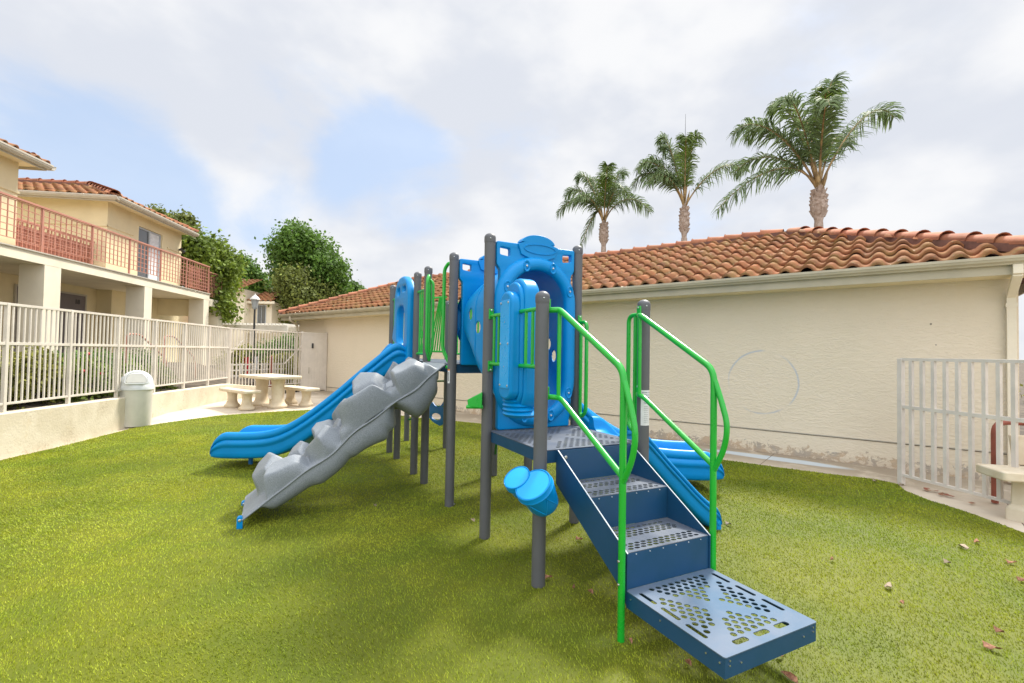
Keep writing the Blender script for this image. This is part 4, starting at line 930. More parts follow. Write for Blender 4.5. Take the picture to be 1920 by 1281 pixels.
m = MB(); m.lathe([(.2, 0), (.21, .03), (.18, .06), (.03, .065)], (-.05, -.02, 0), 24); m.lathe([(.025, .06), (.025, .18)], (-.0, -.02, 0), 10); m.build('umbrella_base', M['castconc'], pt, 50)
furniture('stone_bench', -6.19, 10.83, 1.32, .38, .44, 'cream cast stone bench left of the picnic table, nearer the bin', 'bench', .115, (-.365, .365), .07)
furniture('stone_bench', -5.25, 11.72, 1.32, .38, .44, 'cream cast stone bench right of the picnic table, nearer the stucco building', 'bench', .115, (-.365, .365), .07)

# ---------------------------------------------------------------- right side: open gate, bench, handrails
ga, gb_ = Vector((4.712, 5.735, 0)), Vector((4.97, 4.40, 0))
r0 = picket_fence('picket_gate', 'pale grey picket gate leaf standing open on the right before the garage wall', ga, gb_, .115, .93, 1.50, 2, .128, m_=M['fencegrey'], cat='gate', postz0=-.0, posts_w=.055, bw=.036)
rb = empty('stone_bench', (5.17, 4.47, 0), R(-14), 'cream cast stone bench with a backrest beside the open gate on the right', 'bench')
m = MB(); m.prism(rrect(-.56, .56, -.19, .19, .03, 3), .385, .47); m.build('seat', M['castconc'], rb, 40, bevel=.012)
m = MB(); m.prism([(.19, .474), (.24, .474), (.30, .76), (.25, .76)], -.22, .56, lambda x, y, z: (z, x, y)); m.build('backrest', M['castconc'], rb, 40, bevel=.012)
for q in (-.26, .40):
    m = MB(); m.lathe([(.17, -.02), (.17, .10), (.13, .14), (.12, .36), (.15, .386)], (q, 0, 0), 4, sx=1.0, sy=1.1); m.build('leg', M['castconc'], rb, 30, bevel=.01)
def handrail_u(name, label, pts, r_, m_, group=None, cat='handrail'):
    c = Vector(pts[0]); c.z = 0; r1 = empty(name, c, 0, label, cat, group); mm = MB(); mm.tube(bend([Vector(p)-c for p in pts], .13), r_, 12); mm.build('rail_tube', m_, r1, 50); return r1
handrail_u('handrail', 'rust red tube handrail behind the open gate by the garage corner', [(5.14, 5.05, 0), (5.14, 5.05, .86), (6.3, 4.75, .84), (6.4, 4.72, 0)], .03, M['rust'])
handrail_u('handrail', 'short rust red tube handrail right behind the stone backrest', [(5.25, 4.62, .0), (5.25, 4.62, .74), (6.3, 4.3, .72), (6.3, 4.3, 0)], .026, M['rust'])
# low leaves blown against the gate foot
for k in range(9):
    p = Vector((4.78+random.uniform(-.03, .12), 5.55-random.random()*.55, 0)); q = MB(); a = random.random()*6
    n_ = [(p.x+.035*math.cos(a+t_)*(1 if j % 2 else .6), p.y+.035*math.sin(a+t_)*(1 if j % 2 else .6), .006+random.random()*.015) for j, t_ in enumerate(np.linspace(0, 5.2, 6))]; q.add([(x, y, z-.002) for x, y, z in n_]+n_, [tuple(range(5, -1, -1)), tuple(range(6, 12))]+[(i, (i+1) % 6, 6+(i+1) % 6, 6+i) for i in range(6)])
    tag(q.build('dry_leaf', M['rust' if k % 2 else 'dryleaf']), 'small red brown dry leaf drifted against the foot of the open gate', 'leaf', 'dry leaves drifted at the gate')
# dry leaves scattered on the turf
def cam_ground(px, py):
    d = fwd+rt*((px-960)/FPX)-up*((py-640.5)/FPX); t_ = -1.5/d.z; return Vector((0, 0, 1.5))+d*t_
for px, py, s_, k in ((1666, 1106, 28, 1), (1690, 1138, 16, 0), (1805, 1030, 24, 1), (1832, 1021, 20, 0), (1775, 1060, 18, 1), (1858, 1222, 30, 0), (1478, 1278, 46, 0), (1462, 1237, 26, 0), (1085, 1016, 22, 0), (1027, 1089, 24, 0), (1107, 1116, 20, 0), (1182, 1210, 18, 0), (1290, 1251, 22, 0), (1872, 1191, 20, 0), (1915, 1094, 16, 0), (1365, 987, 18, 1), (886, 980, 20, 1), (703, 952, 10, 1), (1560, 1055, 16, 0), (1075, 1108, 14, 0), (1690, 912, 14, 1), (1640, 905, 14, 1), (1895, 1060, 18, 0)):
    p = cam_ground(px, py); sz = s_/FPX*p.length*.5; a = random.random()*6; q = MB(); V_ = []
    for lvl in (0, 1):
        for j in range(8):
            t_ = j/8*2*math.pi; e = (1.0+.25*math.cos(t_*3+a)); V_.append((sz*.62*e*math.cos(t_), sz*.30*e*math.sin(t_), .027+lvl*.002+.012*math.sin(t_*2+a)))
    q.add(V_, [tuple(range(7, -1, -1)), tuple(range(8, 16))]+[(i, (i+1) % 8, 8+(i+1) % 8, 8+i) for i in range(8)])
    o = q.build('dry_leaf', M['dryleaf2' if k else 'dryleaf']); o.location = p; o.rotation_euler = (0, 0, a); tag(o, 'pale tan curled dry leaf lying loose on the turf' if k else 'small brown curled dry leaf lying loose on the turf', 'leaf', 'pale dry leaves on the turf' if k else 'brown dry leaves on the turf')

# ---------------------------------------------------------------- apartment building on the left
AO = Vector((-10.6, 9.8, 0)); ap = empty('apartment_building', AO, R(7.8), 'two storey cream stucco apartment block with terracotta balcony railing and clay tile roofs', 'building')
AX = Vector((math.cos(R(7.8)), math.sin(R(7.8)), 0)); AY = Vector((-math.sin(R(7.8)), math.cos(R(7.8)), 0))
def part(name, boxes, m_=M['cream'], par=None, bevel=0):
    mm = MB()
    for bx_ in boxes: mm.b2(*bx_)
    return mm.build(name, m_, par or ap, bevel=bevel)
part('balcony_slab', [(-4.0, 0, -9, 8.62, 3.34, 3.57)], M['creamw']); part('balcony_slab', [(-4.0, 0, 8.625, 9.75, 3.12, 3.40)], M['creamw'])
part('slab_cap', [(-.02, .035, -9, 8.62, 3.572, 3.60)], M['trimgut'])
for y0, y1 in ((-3.9, -3.4), (-1.2, -.62), (1.03, 1.5), (4.66, 5.03), (8.2, 8.6), (9.36, 9.73)): part('pillar', [(-.52, -.003, y0, y1, .8, 3.338 if y1 < 8.7 else 3.118)], M['creamw'])
part('wall', [(-2.6, -2.2, -9, 5.98, .8, 3.338)]); part('wall', [(-2.6, -1.75, 5.985, 8.6, .8, 3.338)]); part('wall', [(-1.745, -.55, 8.45, 8.6, 2.7, 3.33)])
part('end_wall', [(-5, -2.65, 8.7, 12.5, .8, 3.1)])
def door(y0, y1, num=None):
    o_ = part('door', [(-2.197, -2.17, y0, y1, 1.0, 3.05)], M['door']); mm = MB()
    for bx_ in ((-2.197, -2.15, y0-.05, y0, 1.0, 3.1), (-2.197, -2.15, y1, y1+.05, 1.0, 3.1), (-2.197, -2.15, y0, y1, 3.052, 3.1)): mm.b2(*bx_)
    mm.build('door_frame', M['trimgut'], o_)
    if num:
        cu = bpy.data.curves.new('t', 'FONT'); cu.body = num; cu.size = .20; cu.extrude = .006; t_ = bpy.data.objects.new('t', cu); C.objects.link(t_); me = bpy.data.meshes.new_from_object(t_.evaluated_get(bpy.context.evaluated_depsgraph_get())); C.objects.unlink(t_); bpy.data.objects.remove(t_)
        me.transform(Matrix(((0, 0, 1, -2.162), (1, 0, 0, y1-.42), (0, 1, 0, 2.78), (0, 0, 0, 1)))); me.materials.clear(); me.materials.append(M['black']); q_ = bpy.data.objects.new('door_number', me); C.objects.link(q_); q_.parent = o_
door(3.05, 4.0); door(4.25, 5.46, '18')
# upper storey, far volume
XB = -.8
part('upper_wall', [(-7, XB, 4.2, 5.63, 3.575, 5.75), (-7, XB, 6.92, 8.1, 3.575, 5.75), (-7, XB, 5.63, 6.92, 5.42, 5.75), (-7, XB, 5.63, 6.92, 3.575, 3.62), (-7, XB-.35, 5.63, 6.92, 3.62, 5.42)])
part('wall_band', [(XB+.002, XB+.03, 4.17, 5.35, 5.02, 5.07), (XB+.002, XB+.03, 7.2, 8.1, 5.02, 5.07), (-6, XB+.03, 4.17, 4.198, 5.02, 5.07)])
wn = part('sliding_door', [(XB-.10, XB-.04, 5.66, 5.70, 3.64, 5.40), (XB-.10, XB-.04, 6.85, 6.89, 3.64, 5.40), (XB-.10, XB-.04, 5.70, 6.85, 5.36, 5.40), (XB-.10, XB-.04, 5.70, 6.85, 3.64, 3.70), (XB-.10, XB-.04, 6.25, 6.30, 3.70, 5.36)], M['edge'])
part('glass_pane', [(XB-.085, XB-.075, 5.70, 6.25, 3.70, 5.36)], M['glass'], wn); part('curtained_pane', [(XB-.085, XB-.075, 6.30, 6.85, 3.70, 5.36)], M['curtain'], wn)
mm = MB()
for k in range(14): mm.b2(XB-.13, XB-.10, 5.72+k*.036, 5.735+k*.036, 3.72, 5.34)
m = MB(); m.tube([(XB+.02, 7.9, 5.12), (XB+.1, 7.92, 5.12)], .04, 8); m.lathe([(.02, 0), (.06, .09)], (XB+.1, 7.86, 5.15), 10, (.6, -.5, -.3)); m.lathe([(.02, 0), (.06, .09)], (XB+.1, 7.98, 5.10), 10, (.6, .5, -.4)); m.build('floodlight', M['black'], ap, 40)
part('soffit', [(-7, XB+.46, 3.78, 8.22, 5.752, 5.78)], M['cream'])
ZA = 5.80
def apl(x, y, z): return (x, y, z)
tileroof(ap, Vector((XB+.45, 3.8, ZA)), Vector((0, 1, 0)), Vector((-1, 0, 0)), lambda s_: (s_, 4.4-s_), 2.2, .40, ZA, seed=11)
tileroof(ap, Vector((XB+.45, 3.8, ZA)), Vector((-1, 0, 0)), Vector((0, 1, 0)), lambda s_: (s_, 6.5), 2.2, .40, ZA, seed=12)
m = MB(); m.add([(XB+.44, 3.81, ZA-.02), (XB+.44, 8.19, ZA-.02), (-7, 8.19, ZA-.02), (-7, 3.81, ZA-.02), (XB+.44-2.19, 6.0, ZA+.84), (-7, 6.0, ZA+.84)], [(0, 1, 4), (1, 2, 5, 4), (3, 0, 4, 5), (0, 3, 2, 1), (2, 3, 5)]); m.build('roof_deck', M['mortar'], ap)
ridge(ap, (XB+.45, 3.8, ZA+.06), (XB+.45-2.2, 6.0, ZA+.98), 'hip_tiles', .12, 13); ridge(ap, (XB+.45, 8.2, ZA+.06), (XB+.45-2.2, 6.0, ZA+.98), 'hip_tiles', .12, 14); ridge(ap, (XB+.45-2.2, 6.0, ZA+.96), (-7, 6.0, ZA+.96), 'ridge_tiles', .12, 15)
gutter(ap, (XB+.46, 3.78, ZA-.10), (XB+.46, 8.22, ZA-.10), (1, 0, 0), m_=M['trimgut']); gutter(ap, (XB+.55, 3.79, ZA-.10), (-7, 3.79, ZA-.10), (0, -1, 0), m_=M['trimgut'])
part('fascia', [(XB+.42, XB+.445, 3.80, 8.2, ZA-.14, ZA-.02), (-7, XB+.42, 3.80, 3.825, ZA-.14, ZA-.02)], M['trimgut'])
# upper storey, near volume
XA = -.55
part('upper_wall', [(-7, XA, -9, .95, 3.575, 5.62)]); part('soffit', [(-7, XA+.39, -9, 1.2, 5.622, 5.65)])
part('wall_band', [(XA+.002, XA+.03, -9, .98, 4.92, 4.97), (-3, XA+.03, .952, .98, 4.92, 4.97)])
ZB = 5.70
tileroof(ap, Vector((XA+.38, 1.22, ZB)), Vector((0, -1, 0)), Vector((-1, 0, 0)), lambda s_: (s_, 9), 2.2, .40, ZB, seed=21)
tileroof(ap, Vector((XA+.38, 1.22, ZB)), Vector((-1, 0, 0)), Vector((0, -1, 0)), lambda s_: (s_, 6), 2.2, .40, ZB, seed=22, name='roof_hip_end')
m = MB(); m.add([(XA+.37, 1.21, ZB-.02), (XA+.37, -9, ZB-.02), (-7, -9, ZB-.02), (-7, 1.21, ZB-.02), (XA+.37-2.2, -1, ZB+.85), (XA+.37-2.2, -9, ZB+.85), (-7, -1, ZB+.85)], [(0, 1, 5, 4), (3, 0, 4, 6), (0, 3, 2, 1)]); m.build('roof_deck', M['mortar'], ap)
gutter(ap, (XA+.39, 1.24, ZB-.10), (XA+.39, -9, ZB-.10), (1, 0, 0), m_=M['trimgut']); gutter(ap, (XA+.48, 1.23, ZB-.10), (-7, 1.23, ZB-.10), (0, 1, 0), m_=M['trimgut'])
part('fascia', [(XA+.35, XA+.375, -9, 1.2, ZB-.14, ZB-.02), (-7, XA+.35, 1.175, 1.2, ZB-.14, ZB-.02)], M['trimgut'])
part('terrace_wall', [(-4.0, -3.7, .955, 4.195, 3.575, 5.7)])
# railings: square grid
def grid_rail(name, x, y0, y1, z0, z1, par=ap, dx=.115, dz=.115, r_=.007, m_=M['terra']):
    mm = MB(); n_ = max(1, int(round((y1-y0)/dx))); k = max(1, int(round((z1-z0)/dz)))
    for i in range(n_+1): y = y0+(y1-y0)*i/n_; mm.b2(x-r_, x+r_, y-r_, y+r_, z0, z1)
    for j in range(k+1): z = z0+(z1-z0)*j/k; mm.b2(x-r_*.8, x+r_*.8, y0, y1, z-r_*.8, z+r_*.8)
    return mm.build(name, m_, par)
ry = [-2.2, -.6, .95, 2.49, 3.96, 5.47, 7.0, 8.55]
for y0, y1 in zip(ry, ry[1:]):
    gr = grid_rail('railing_panel', -.03, y0+.03, y1-.03, 3.76 if y0 < 4 else 3.70, 4.58, dx=.16, dz=.13, r_=.009)
    part('railing_post', [(-.05, -.01, y1-.02, y1+.02, 3.60, 4.61)], M['terra'], gr)
part('top_rail', [(-.065, .005, -2.2, 8.6, 4.61, 4.65)], M['terra'])
gr = grid_rail('railing_panel', -.03, 8.66, 9.6, 3.5, 4.38, dx=.13, dz=.12); part('railing_post', [(-.05, -.01, 9.6, 9.64, 3.4, 4.41)], M['terra'], gr); part('top_rail', [(-.065, .005, 8.6, 9.66, 4.41, 4.45)], M['terra'])
grid_rail('inner_lattice', -.9, 8.2, 9.6, 3.62, 4.5, dx=.13, dz=.12); grid_rail('inner_lattice', -.3, 7.7, 9.6, 3.62, 4.5, dx=.13, dz=.12, r_=.012)
part('terracotta_screen', [(-1.25, -1.2, 1.0, 4.15, 3.60, 4.42), (-1.2, -.62, 1.0, 1.05, 3.6, 4.55)], M['terra'])
grid_rail('inner_lattice', -1.12, 1.1, 4.15, 3.60, 4.5, dx=.12, dz=.12, r_=.010)
part('inner_top_rail', [(-1.15, -1.08, 1.1, 4.15, 4.5, 4.54)], M['terra'])
def trimcol(o): return o

# ---------------------------------------------------------------- vegetation
def leaves(name, blobs, n, size, m_, parent, seed, shell=.55, up_=.3, squash=1.0, cl=.16):
    """crown of small leaf quads gathered in twig-end clusters inside a union of lobes"""
    r_ = np.random.default_rng(seed); w_ = np.array([b[3]*b[3] for b in blobs]); w_ = w_/w_.sum(); per = 14; nc_ = max(1, n//per)
    bi = r_.choice(len(blobs), nc_, p=w_); B = np.array(blobs)[bi]
    d_ = r_.normal(size=(nc_, 3)); d_ /= np.linalg.norm(d_, axis=1, keepdims=True)
    rr_ = (shell+(1-shell)*r_.random(nc_)**.6)*(1+.10*np.sin(d_[:, 0]*7+B[:, 0])*np.cos(d_[:, 2]*6+B[:, 1])); rr_ *= np.where(r_.random(nc_) < .06, 1.14, 1)
    Cc = B[:, :3]+d_*rr_[:, None]*B[:, 3:4]*np.array([1, 1, squash])
    ctint = np.clip(r_.normal(1, .20, nc_), .5, 1.6)
    P = np.repeat(Cc, per, 0)+r_.normal(size=(nc_*per, 3))*cl; D = np.repeat(d_, per, 0); n_ = len(P)
    nr_ = D*.6+r_.normal(size=(n_, 3))*.55+np.array([0, 0, up_]); nr_ /= np.linalg.norm(nr_, axis=1, keepdims=True)
    a = np.cross(nr_, r_.normal(size=(n_, 3))); a /= np.linalg.norm(a, axis=1, keepdims=True)+1e-9; b_ = np.cross(nr_, a)
    sz = size*(.6+.8*r_.random(n_))[:, None]
    V_ = np.stack([P-a*sz*.5, P+b_*sz*.32, P+a*sz*.55+nr_*sz*.08, P-b_*sz*.32], 1).reshape(-1, 3)
    ti_ = np.repeat(ctint, per)[:, None]*np.clip(r_.normal(1, .16, (n_, 1)), .5, 1.7)*np.array([[1, 1, 1]])
    return npmesh(name, V_, np.arange(n_*4).reshape(-1, 4), m_, parent, tint=ti_)
def tree(name, label, base, h0, blobs, n, size, m_, bark=M['bark'], seed=1, tr=.18, group='trees beyond the play yard', limbs=6, shell=.5, cl=.16, cat='tree'):
    c = Vector(base); r0 = empty(name, c, 0, label, cat, group); r_ = random.Random(seed)
    bl = [(b[0]-c.x, b[1]-c.y, b[2]-c.z, b[3]) for b in blobs]; mm = MB(); cx = sum(b[0] for b in bl)/len(bl); cy = sum(b[1] for b in bl)/len(bl); zt_ = max(b[2] for b in bl)
    mm.tube([(0, 0, -.2), (cx*.1, cy*.1, h0*.5), (cx*.3, cy*.3, h0), (cx*.8, cy*.8, h0+(zt_-h0)*.6), (cx, cy, zt_)], [tr*1.25, tr, tr*.85, tr*.4, tr*.12], 10)
    for b in bl[:limbs+4]:
        s_ = h0+(zt_-h0)*.2*r_.random(); a = Vector((cx*.3, cy*.3, s_)); e = Vector(b[:3])+Vector((r_.uniform(-.3, .3), r_.uniform(-.3, .3), b[3]*.5)); md = a.lerp(e, .5)+Vector((r_.uniform(-.2, .2), 0, -.15))
        mm.tube([a, md, e], [tr*.45, tr*.28, tr*.08], 7)
        for _ in range(3):
            e2 = e+Vector((r_.uniform(-1, 1), r_.uniform(-1, 1), r_.uniform(-.3, 1)))*b[3]*.7; mm.tube([md.lerp(e, .5), e2], [tr*.16, tr*.04], 5)
    mm.build('trunk', bark, r0, 60); leaves('crown', bl, n, size, m_, r0, seed, shell, cl=cl); return r0
def at(px, py, Y):
    d = fwd+rt*((px-960)/FPX)-up*((py-640.5)/FPX); return Vector((0, 0, 1.5))+d*(Y/d.y)
def BL(lst, Y): # lobes given as picture-plane extents at a stated distance, spread in depth
    o_ = []
    for i, (px, py, r_) in enumerate(lst):
        y = Y+((i*37) % 11-5)*.25; p = at(px, py, y); o_.append((p.x, p.y, p.z, r_*y/FPX))
    return o_
b_ = BL([(548, 462, 42), (590, 478, 42), (525, 480, 26), (618, 508, 36), (560, 505, 45), (600, 530, 42), (638, 545, 20), (540, 540, 38), (575, 560, 40), (625, 570, 30), (552, 438, 18), (642, 505, 18), (508, 470, 14), (515, 515, 22), (650, 520, 14)], 30); b_ = [(a, b, c, r*.84) for a, b, c, r in b_]; xm_ = sum(q[0] for q in b_)/len(b_); b_ = [(xm_+(a-xm_)*.84, b, c, r*.95) for a, b, c, r in b_]
tree('broadleaf_tree', 'tall dense deep green tree, the highest crown between the two buildings', (at(575, 600, 30).x, 30, 0), 3.0, b_, 32000, .21, M['leafB'], seed=31, tr=.25, cl=.30, shell=.4)
b_ = BL([(537, 525, 24), (560, 520, 20), (530, 555, 24), (560, 560, 32), (600, 545, 20), (540, 590, 30), (590, 585, 26), (620, 560, 18), (525, 590, 16), (575, 535, 18), (610, 580, 18)], 28)
tree('olive_tree', 'loose olive green tree with pale bare limbs in front of the tallest crown', (at(560, 610, 28).x, 28, 0), 2.2, b_, 9500, .17, M['leafO'], bark=M['palebark'], seed=32, tr=.20, shell=.25, cl=.22)
b_ = BL([(358, 472, 30), (390, 480, 32), (420, 500, 27), (375, 510, 34), (402, 535, 28), (422, 535, 18), (412, 568, 20), (350, 500, 26), (400, 500, 26), (428, 510, 14), (418, 590, 9), (340, 462, 20), (438, 589, 7)], 20)
tree('broadleaf_tree', 'bright green bushy tree spilling over the end of the terracotta balcony', (at(415, 640, 21.5).x, 21.0, 0), 3.0, b_, 25000, .155, M['leafA'], seed=33, tr=.16, cl=.19, shell=.4)
b_ = BL([(465, 520, 24), (485, 545, 22), (478, 575, 20), (455, 500, 16), (492, 565, 16), (500, 590, 16), (470, 545, 22)], 33)
tree('broadleaf_tree', 'darker green tree behind the far house, right of the bright bushy tree', (at(478, 620, 33).x, 33, 0), 3.0, b_, 16000, .20, M['leafB'], seed=34, tr=.18, cl=.18)
b_ = BL([(345, 420, 16), (325, 418, 12), (358, 432, 11), (300, 408, 9), (287, 398, 6), (340, 438, 14)], 26)
tree('broadleaf_tree', 'treetop showing above the clay tile roof of the apartment block', (at(325, 500, 26).x, 26, 0), 5.0, b_, 5000, .17, M['leafO'], seed=35, tr=.15, shell=.3)
b_ = BL([(662, 542, 13), (672, 548, 10), (648, 552, 10), (655, 560, 12), (635, 565, 12)], 36)
tree('broadleaf_tree', 'small treetop just above the left end of the long garage roof', (at(660, 600, 36).x, 36, 0), 3.0, b_, 4500, .18, M['leafB'], seed=36, tr=.12, shell=.3)
b_ = BL([(512, 592, 14), (525, 605, 18), (545, 600, 16)], 29)
tree('broadleaf_tree', 'low shrubby tree between the far house and the garage eave', (at(525, 640, 29).x, 29, 0), 1.5, b_, 9000, .13, M['leafO'], seed=37, tr=.1)
# palms
def palm(label, px, Y, pyb, pyc, fr, sc=1.0, seed=1, fat=1.0, spear=None):
    b = at(px, pyb, Y); c = at(px, pyc, Y); r0 = empty('queen_palm', (b.x, b.y, 0), 0, label, 'palm tree', 'queen palms behind the garage roof'); r_ = np.random.default_rng(seed); rq = random.Random(seed)
    H = b.z; cz = c.z; cx = c.x-b.x; mm = MB(); nz_ = 26
    pts = [(cx*k/nz_*.5, 0, H*k/nz_) for k in range(nz_+1)]; mm.tube(pts, [(.16 if k % 2 else .15)*sc for k in range(nz_+1)], 14); mm.build('trunk', M['palmbark'], r0, 60)
    mm = MB(); L_ = cz-H; pr_ = [(.155, 0), (.16, .1*L_), (.20, .2*L_), (.31, .42*L_), (.32, .6*L_), (.25, .8*L_), (.20, .92*L_), (.15, L_*1.05), (.06, L_*1.2)]
    mm.lathe([(r__*sc*fat, z) for r__, z in pr_], (cx*.5, 0, H-.02), 16)
    for k in range(30):   # old leaf bases
        z = H+L_*(.18+.75*k/30); a = k*2.4; rad = .25*sc*fat*(1.0 if z < H+L_*.7 else .85); p = Vector((cx*.5+rad*math.cos(a)*.8, rad*math.sin(a)*.8, z)); q = p+Vector((math.cos(a)*.11*sc, math.sin(a)*.11*sc, .24*sc))
        mm.beam(p, q, .15*sc, .05*sc, (math.cos(a), math.sin(a), 0))
    mm.build('crown_shaft', M['palmbark'], r0, 50)
    top = Vector((cx*.5, 0, cz))
    for fi, (dx, dz, dy, arch, ll) in enumerate(fr):
        tip = top+Vector((dx, dy, dz)); ho = Vector((dx, dy, 0)); p0 = top+Vector((0, 0, -.1*sc)); dist = (tip-top).length
        p1 = top+Vector((dx*.18, dy*.18, dist*.40*arch)); p2 = top+Vector((dx*.72, dy*.72, dz+dist*.30*arch))
        bz = lambda t: p0*(1-t)**3+p1*3*(1-t)**2*t+p2*3*(1-t)*t*t+tip*t**3
        mm = MB(); mm.cur = 0; pts = [bz(t) for t in np.linspace(0, 1, 14)]; mm.tube(pts, [.045*sc*(1-.88*t)+.004 for t in np.linspace(0, 1, 14)], 5)
        nl_ = int(90*ll); mm.cur = 1
        for k in range(nl_):
            t = .22+.78*(k+.5)/nl_; p = bz(t); tn = (bz(min(1, t+.01))-bz(max(0, t-.01))).normalized(); sv = tn.cross(Vector((0, 0, 1))); sv = sv.normalized() if sv.length > .05 else Vector((1, 0, 0)); uv_ = sv.cross(tn)
            for sg in (-1, 1):
                ln = .95*sc*ll*(math.sin(math.pi*(.12+.80*t))**.7)*rq.uniform(.75, 1.15); pl = rq.choice((-.45, .1, .55))
                d_ = (sv*sg*rq.uniform(.7, 1.1)+tn*rq.uniform(.55, 1.0)+uv_*pl).normalized(); w_ = .025*sc; wv = tn.cross(d_).normalized().cross(d_).normalized()*w_
                q0 = p; q1 = p+d_*ln*.45+Vector((0, 0, -.03*ln)); q2 = p+d_*ln*.8+Vector((0, 0, -.30*ln)); q3 = p+d_*ln*.92+Vector((0, 0, -.55*ln))
                mm.add([q0-wv*.6, q0+wv*.6, q1-wv, q1+wv, q2-wv*.7, q2+wv*.7, q3], [(0, 1, 3, 2), (2, 3, 5, 4), (4, 5, 6)])
        lm = M['leafP2'] if fi in (2, 5) else M['leafP']
        o_ = mm.build('frond', [M['petiole'], lm], r0, fix=False)
        a_ = o_.data.attributes.new('tint', 'FLOAT_COLOR', 'FACE'); tn_ = np.clip(r_.normal(1, .18, len(o_.data.polygons)), .5, 1.6); col = np.ones((len(tn_), 4), np.float32); col[:, :3] = tn_[:, None]; a_.data.foreach_set('color', col.ravel())
    if spear: mm = MB(); mm.tube([top, top+Vector((.02, 0, spear))], [.035*sc, .006*sc], 6); mm.build('spear_leaf', M['leafP2'], r0)
    mm = MB()
    for k in range(2): a = 1.2+k*2.6; mm.lathe([(.01, 0), (.055, .12), (.06, .4), (.02, .75), (.004, .85)], top+Vector((.12*math.cos(a), -.15, -.02)), 8, (.35*math.cos(a), -.25, 1))
    mm.build('flower_spathe', M['petiole'], r0, 60)
palm('tallest and nearest of the three queen palms, the rightmost above the roof', 1535, 18, 418, 356,
     [(-3.75, -.75, .3, 1.15, 1.0), (-3.1, 2.3, .4, 1.0, 1.0), (-1.5, 3.3, .6, 1.0, 1.05), (.75, 4.2, .2, .8, 1.05), (3.05, 2.95, .2, .9, 1.05), (-.7, 2.9, -1.6, 1.0, 1.0), (-2.5, 1.2, 1.6, 1.1, .9), (-1.2, 2.0, -2.4, 1.2, 1.0), (.3, 3.2, 1.5, .8, 1.0), (-2.2, 2.6, 1.2, 1.0, 1.0), (2.2, 2.4, 1.6, 1.0, .9), (-1.9, 2.9, -.9, .9, 1.0)], 1.0, 41, .92)
palm('middle of the three queen palms, with a thin spear leaf standing above its crown', 1283, 25, 447, 388,
     [(-2.7, 1.2, .3, 1.5, .95), (-1.2, 3.7, .5, .9, 1.0), (.5, 3.5, -.4, .9, 1.0), (3.3, 2.1, .3, .85, 1.05), (-2.2, .9, -.8, 1.5, .95), (-.4, 3.0, -1.3, 1.0, 1.0), (-1.9, 2.5, .9, 1.1, 1.0), (.2, 3.2, 1.3, .9, 1.0), (-.9, 3.4, .9, .9, 1.0), (-2.6, 1.9, -.2, 1.2, 1.0)], 1.0, 42, .8, 5.0)
palm('shortest of the three queen palms, the leftmost, nearest the blue tunnel', 1132, 29, 464, 418,
     [(-2.85, .6, .3, 1.5, .95), (-1.6, 2.9, .5, 1.0, 1.0), (.1, 3.2, -.6, .9, 1.0), (1.3, 3.1, .3, .9, 1.0), (2.9, .8, .2, 1.4, .95), (-.2, 2.2, -1.8, 1.0, 1.0), (-1.4, -1.6, .2, 2.2, .8), (-2.3, 1.9, .8, 1.1, 1.0), (1.9, 1.9, 1.1, 1.2, .9), (-.8, 2.9, 1.0, .9, 1.0), (.8, 1.4, -1.9, 1.3, .9), (-2.0, 1.0, -1.0, 1.3, .9)], 1.0, 43, .9)

# hedge plants behind the fence
def shrub(label, c, blobs, n, m_, seed, size=.07, name='hedge_shrub', group='shrubs behind the picket fence'):
    r0 = empty(name, c, 0, label, 'shrub', group); bl = [(x-c[0], y-c[1], z-c[2], r_) for x, y, z, r_ in blobs]; mm = MB(); rq = random.Random(seed)
    for b in bl: mm.tube([(b[0]*.2, b[1]*.2, 0), (b[0]*.7, b[1]*.7, b[2]*.5), (b[0], b[1], b[2])], [.025, .018, .008], 6)
    mm.build('stems', M['bark'], r0, 60); leaves('foliage', bl, n, size, m_, r0, seed, .35, cl=.06); return r0
for i, (y0, hh_, sz_, lb_) in enumerate(((-1.0, 1.45, .5, 'yellow green clipped shrub at the left edge of the frame behind the picket fence'), (.15, 1.42, .5, 'yellow green clipped shrub behind the fence, before the first stucco pillar'), (1.3, 1.40, .48, 'yellow green leafy shrub behind the fence, left of the mauve door'),
        (2.4, 1.22, .42, 'lower green shrub with a few red flowers behind the fence, below the mauve door'), (3.5, 1.12, .36, 'small green shrub behind the fence, left of the bin'), (4.6, 1.05, .30, 'sparse green shrub behind the fence, just right of the bin'))):
    p = FL(y0, -.95, .55); blobs = []
    for k in range(9): q = FL(y0+(-.55+.14*k), -.95+.22*math.sin(k*2.1), 0); blobs.append((q.x, q.y, hh_-sz_*.5-.3*(k % 2)+.06*math.sin(k*3), sz_*.62))
    shrub(lb_, (p.x, p.y, .55), blobs, 6500 if i < 3 else 3600, M['hedge'] if i < 3 else M['leafA'], 60+i)
p = FL(2.5, -.8, .9)
for k, (y_, z_) in enumerate(((2.2, 1.05), (2.65, .98), (2.3, 1.35))):
    p = FL(y_, -.62, z_); leaves_o = MB(); leaves_o.lathe([(.004, -.03), (.03, -.01), (.035, .012), (.012, .03)], (0, 0, 0), 8); leaves_o.tube([(0, 0, -.35), (0, 0, -.02)], .004, 5); o_ = leaves_o.build('red_flower', M['red']); o_.location = p; tag(o_, ('red flower head low behind the fence pickets', 'red flower head further right behind the fence pickets', 'topmost red flower head behind the fence pickets')[k], 'flower')
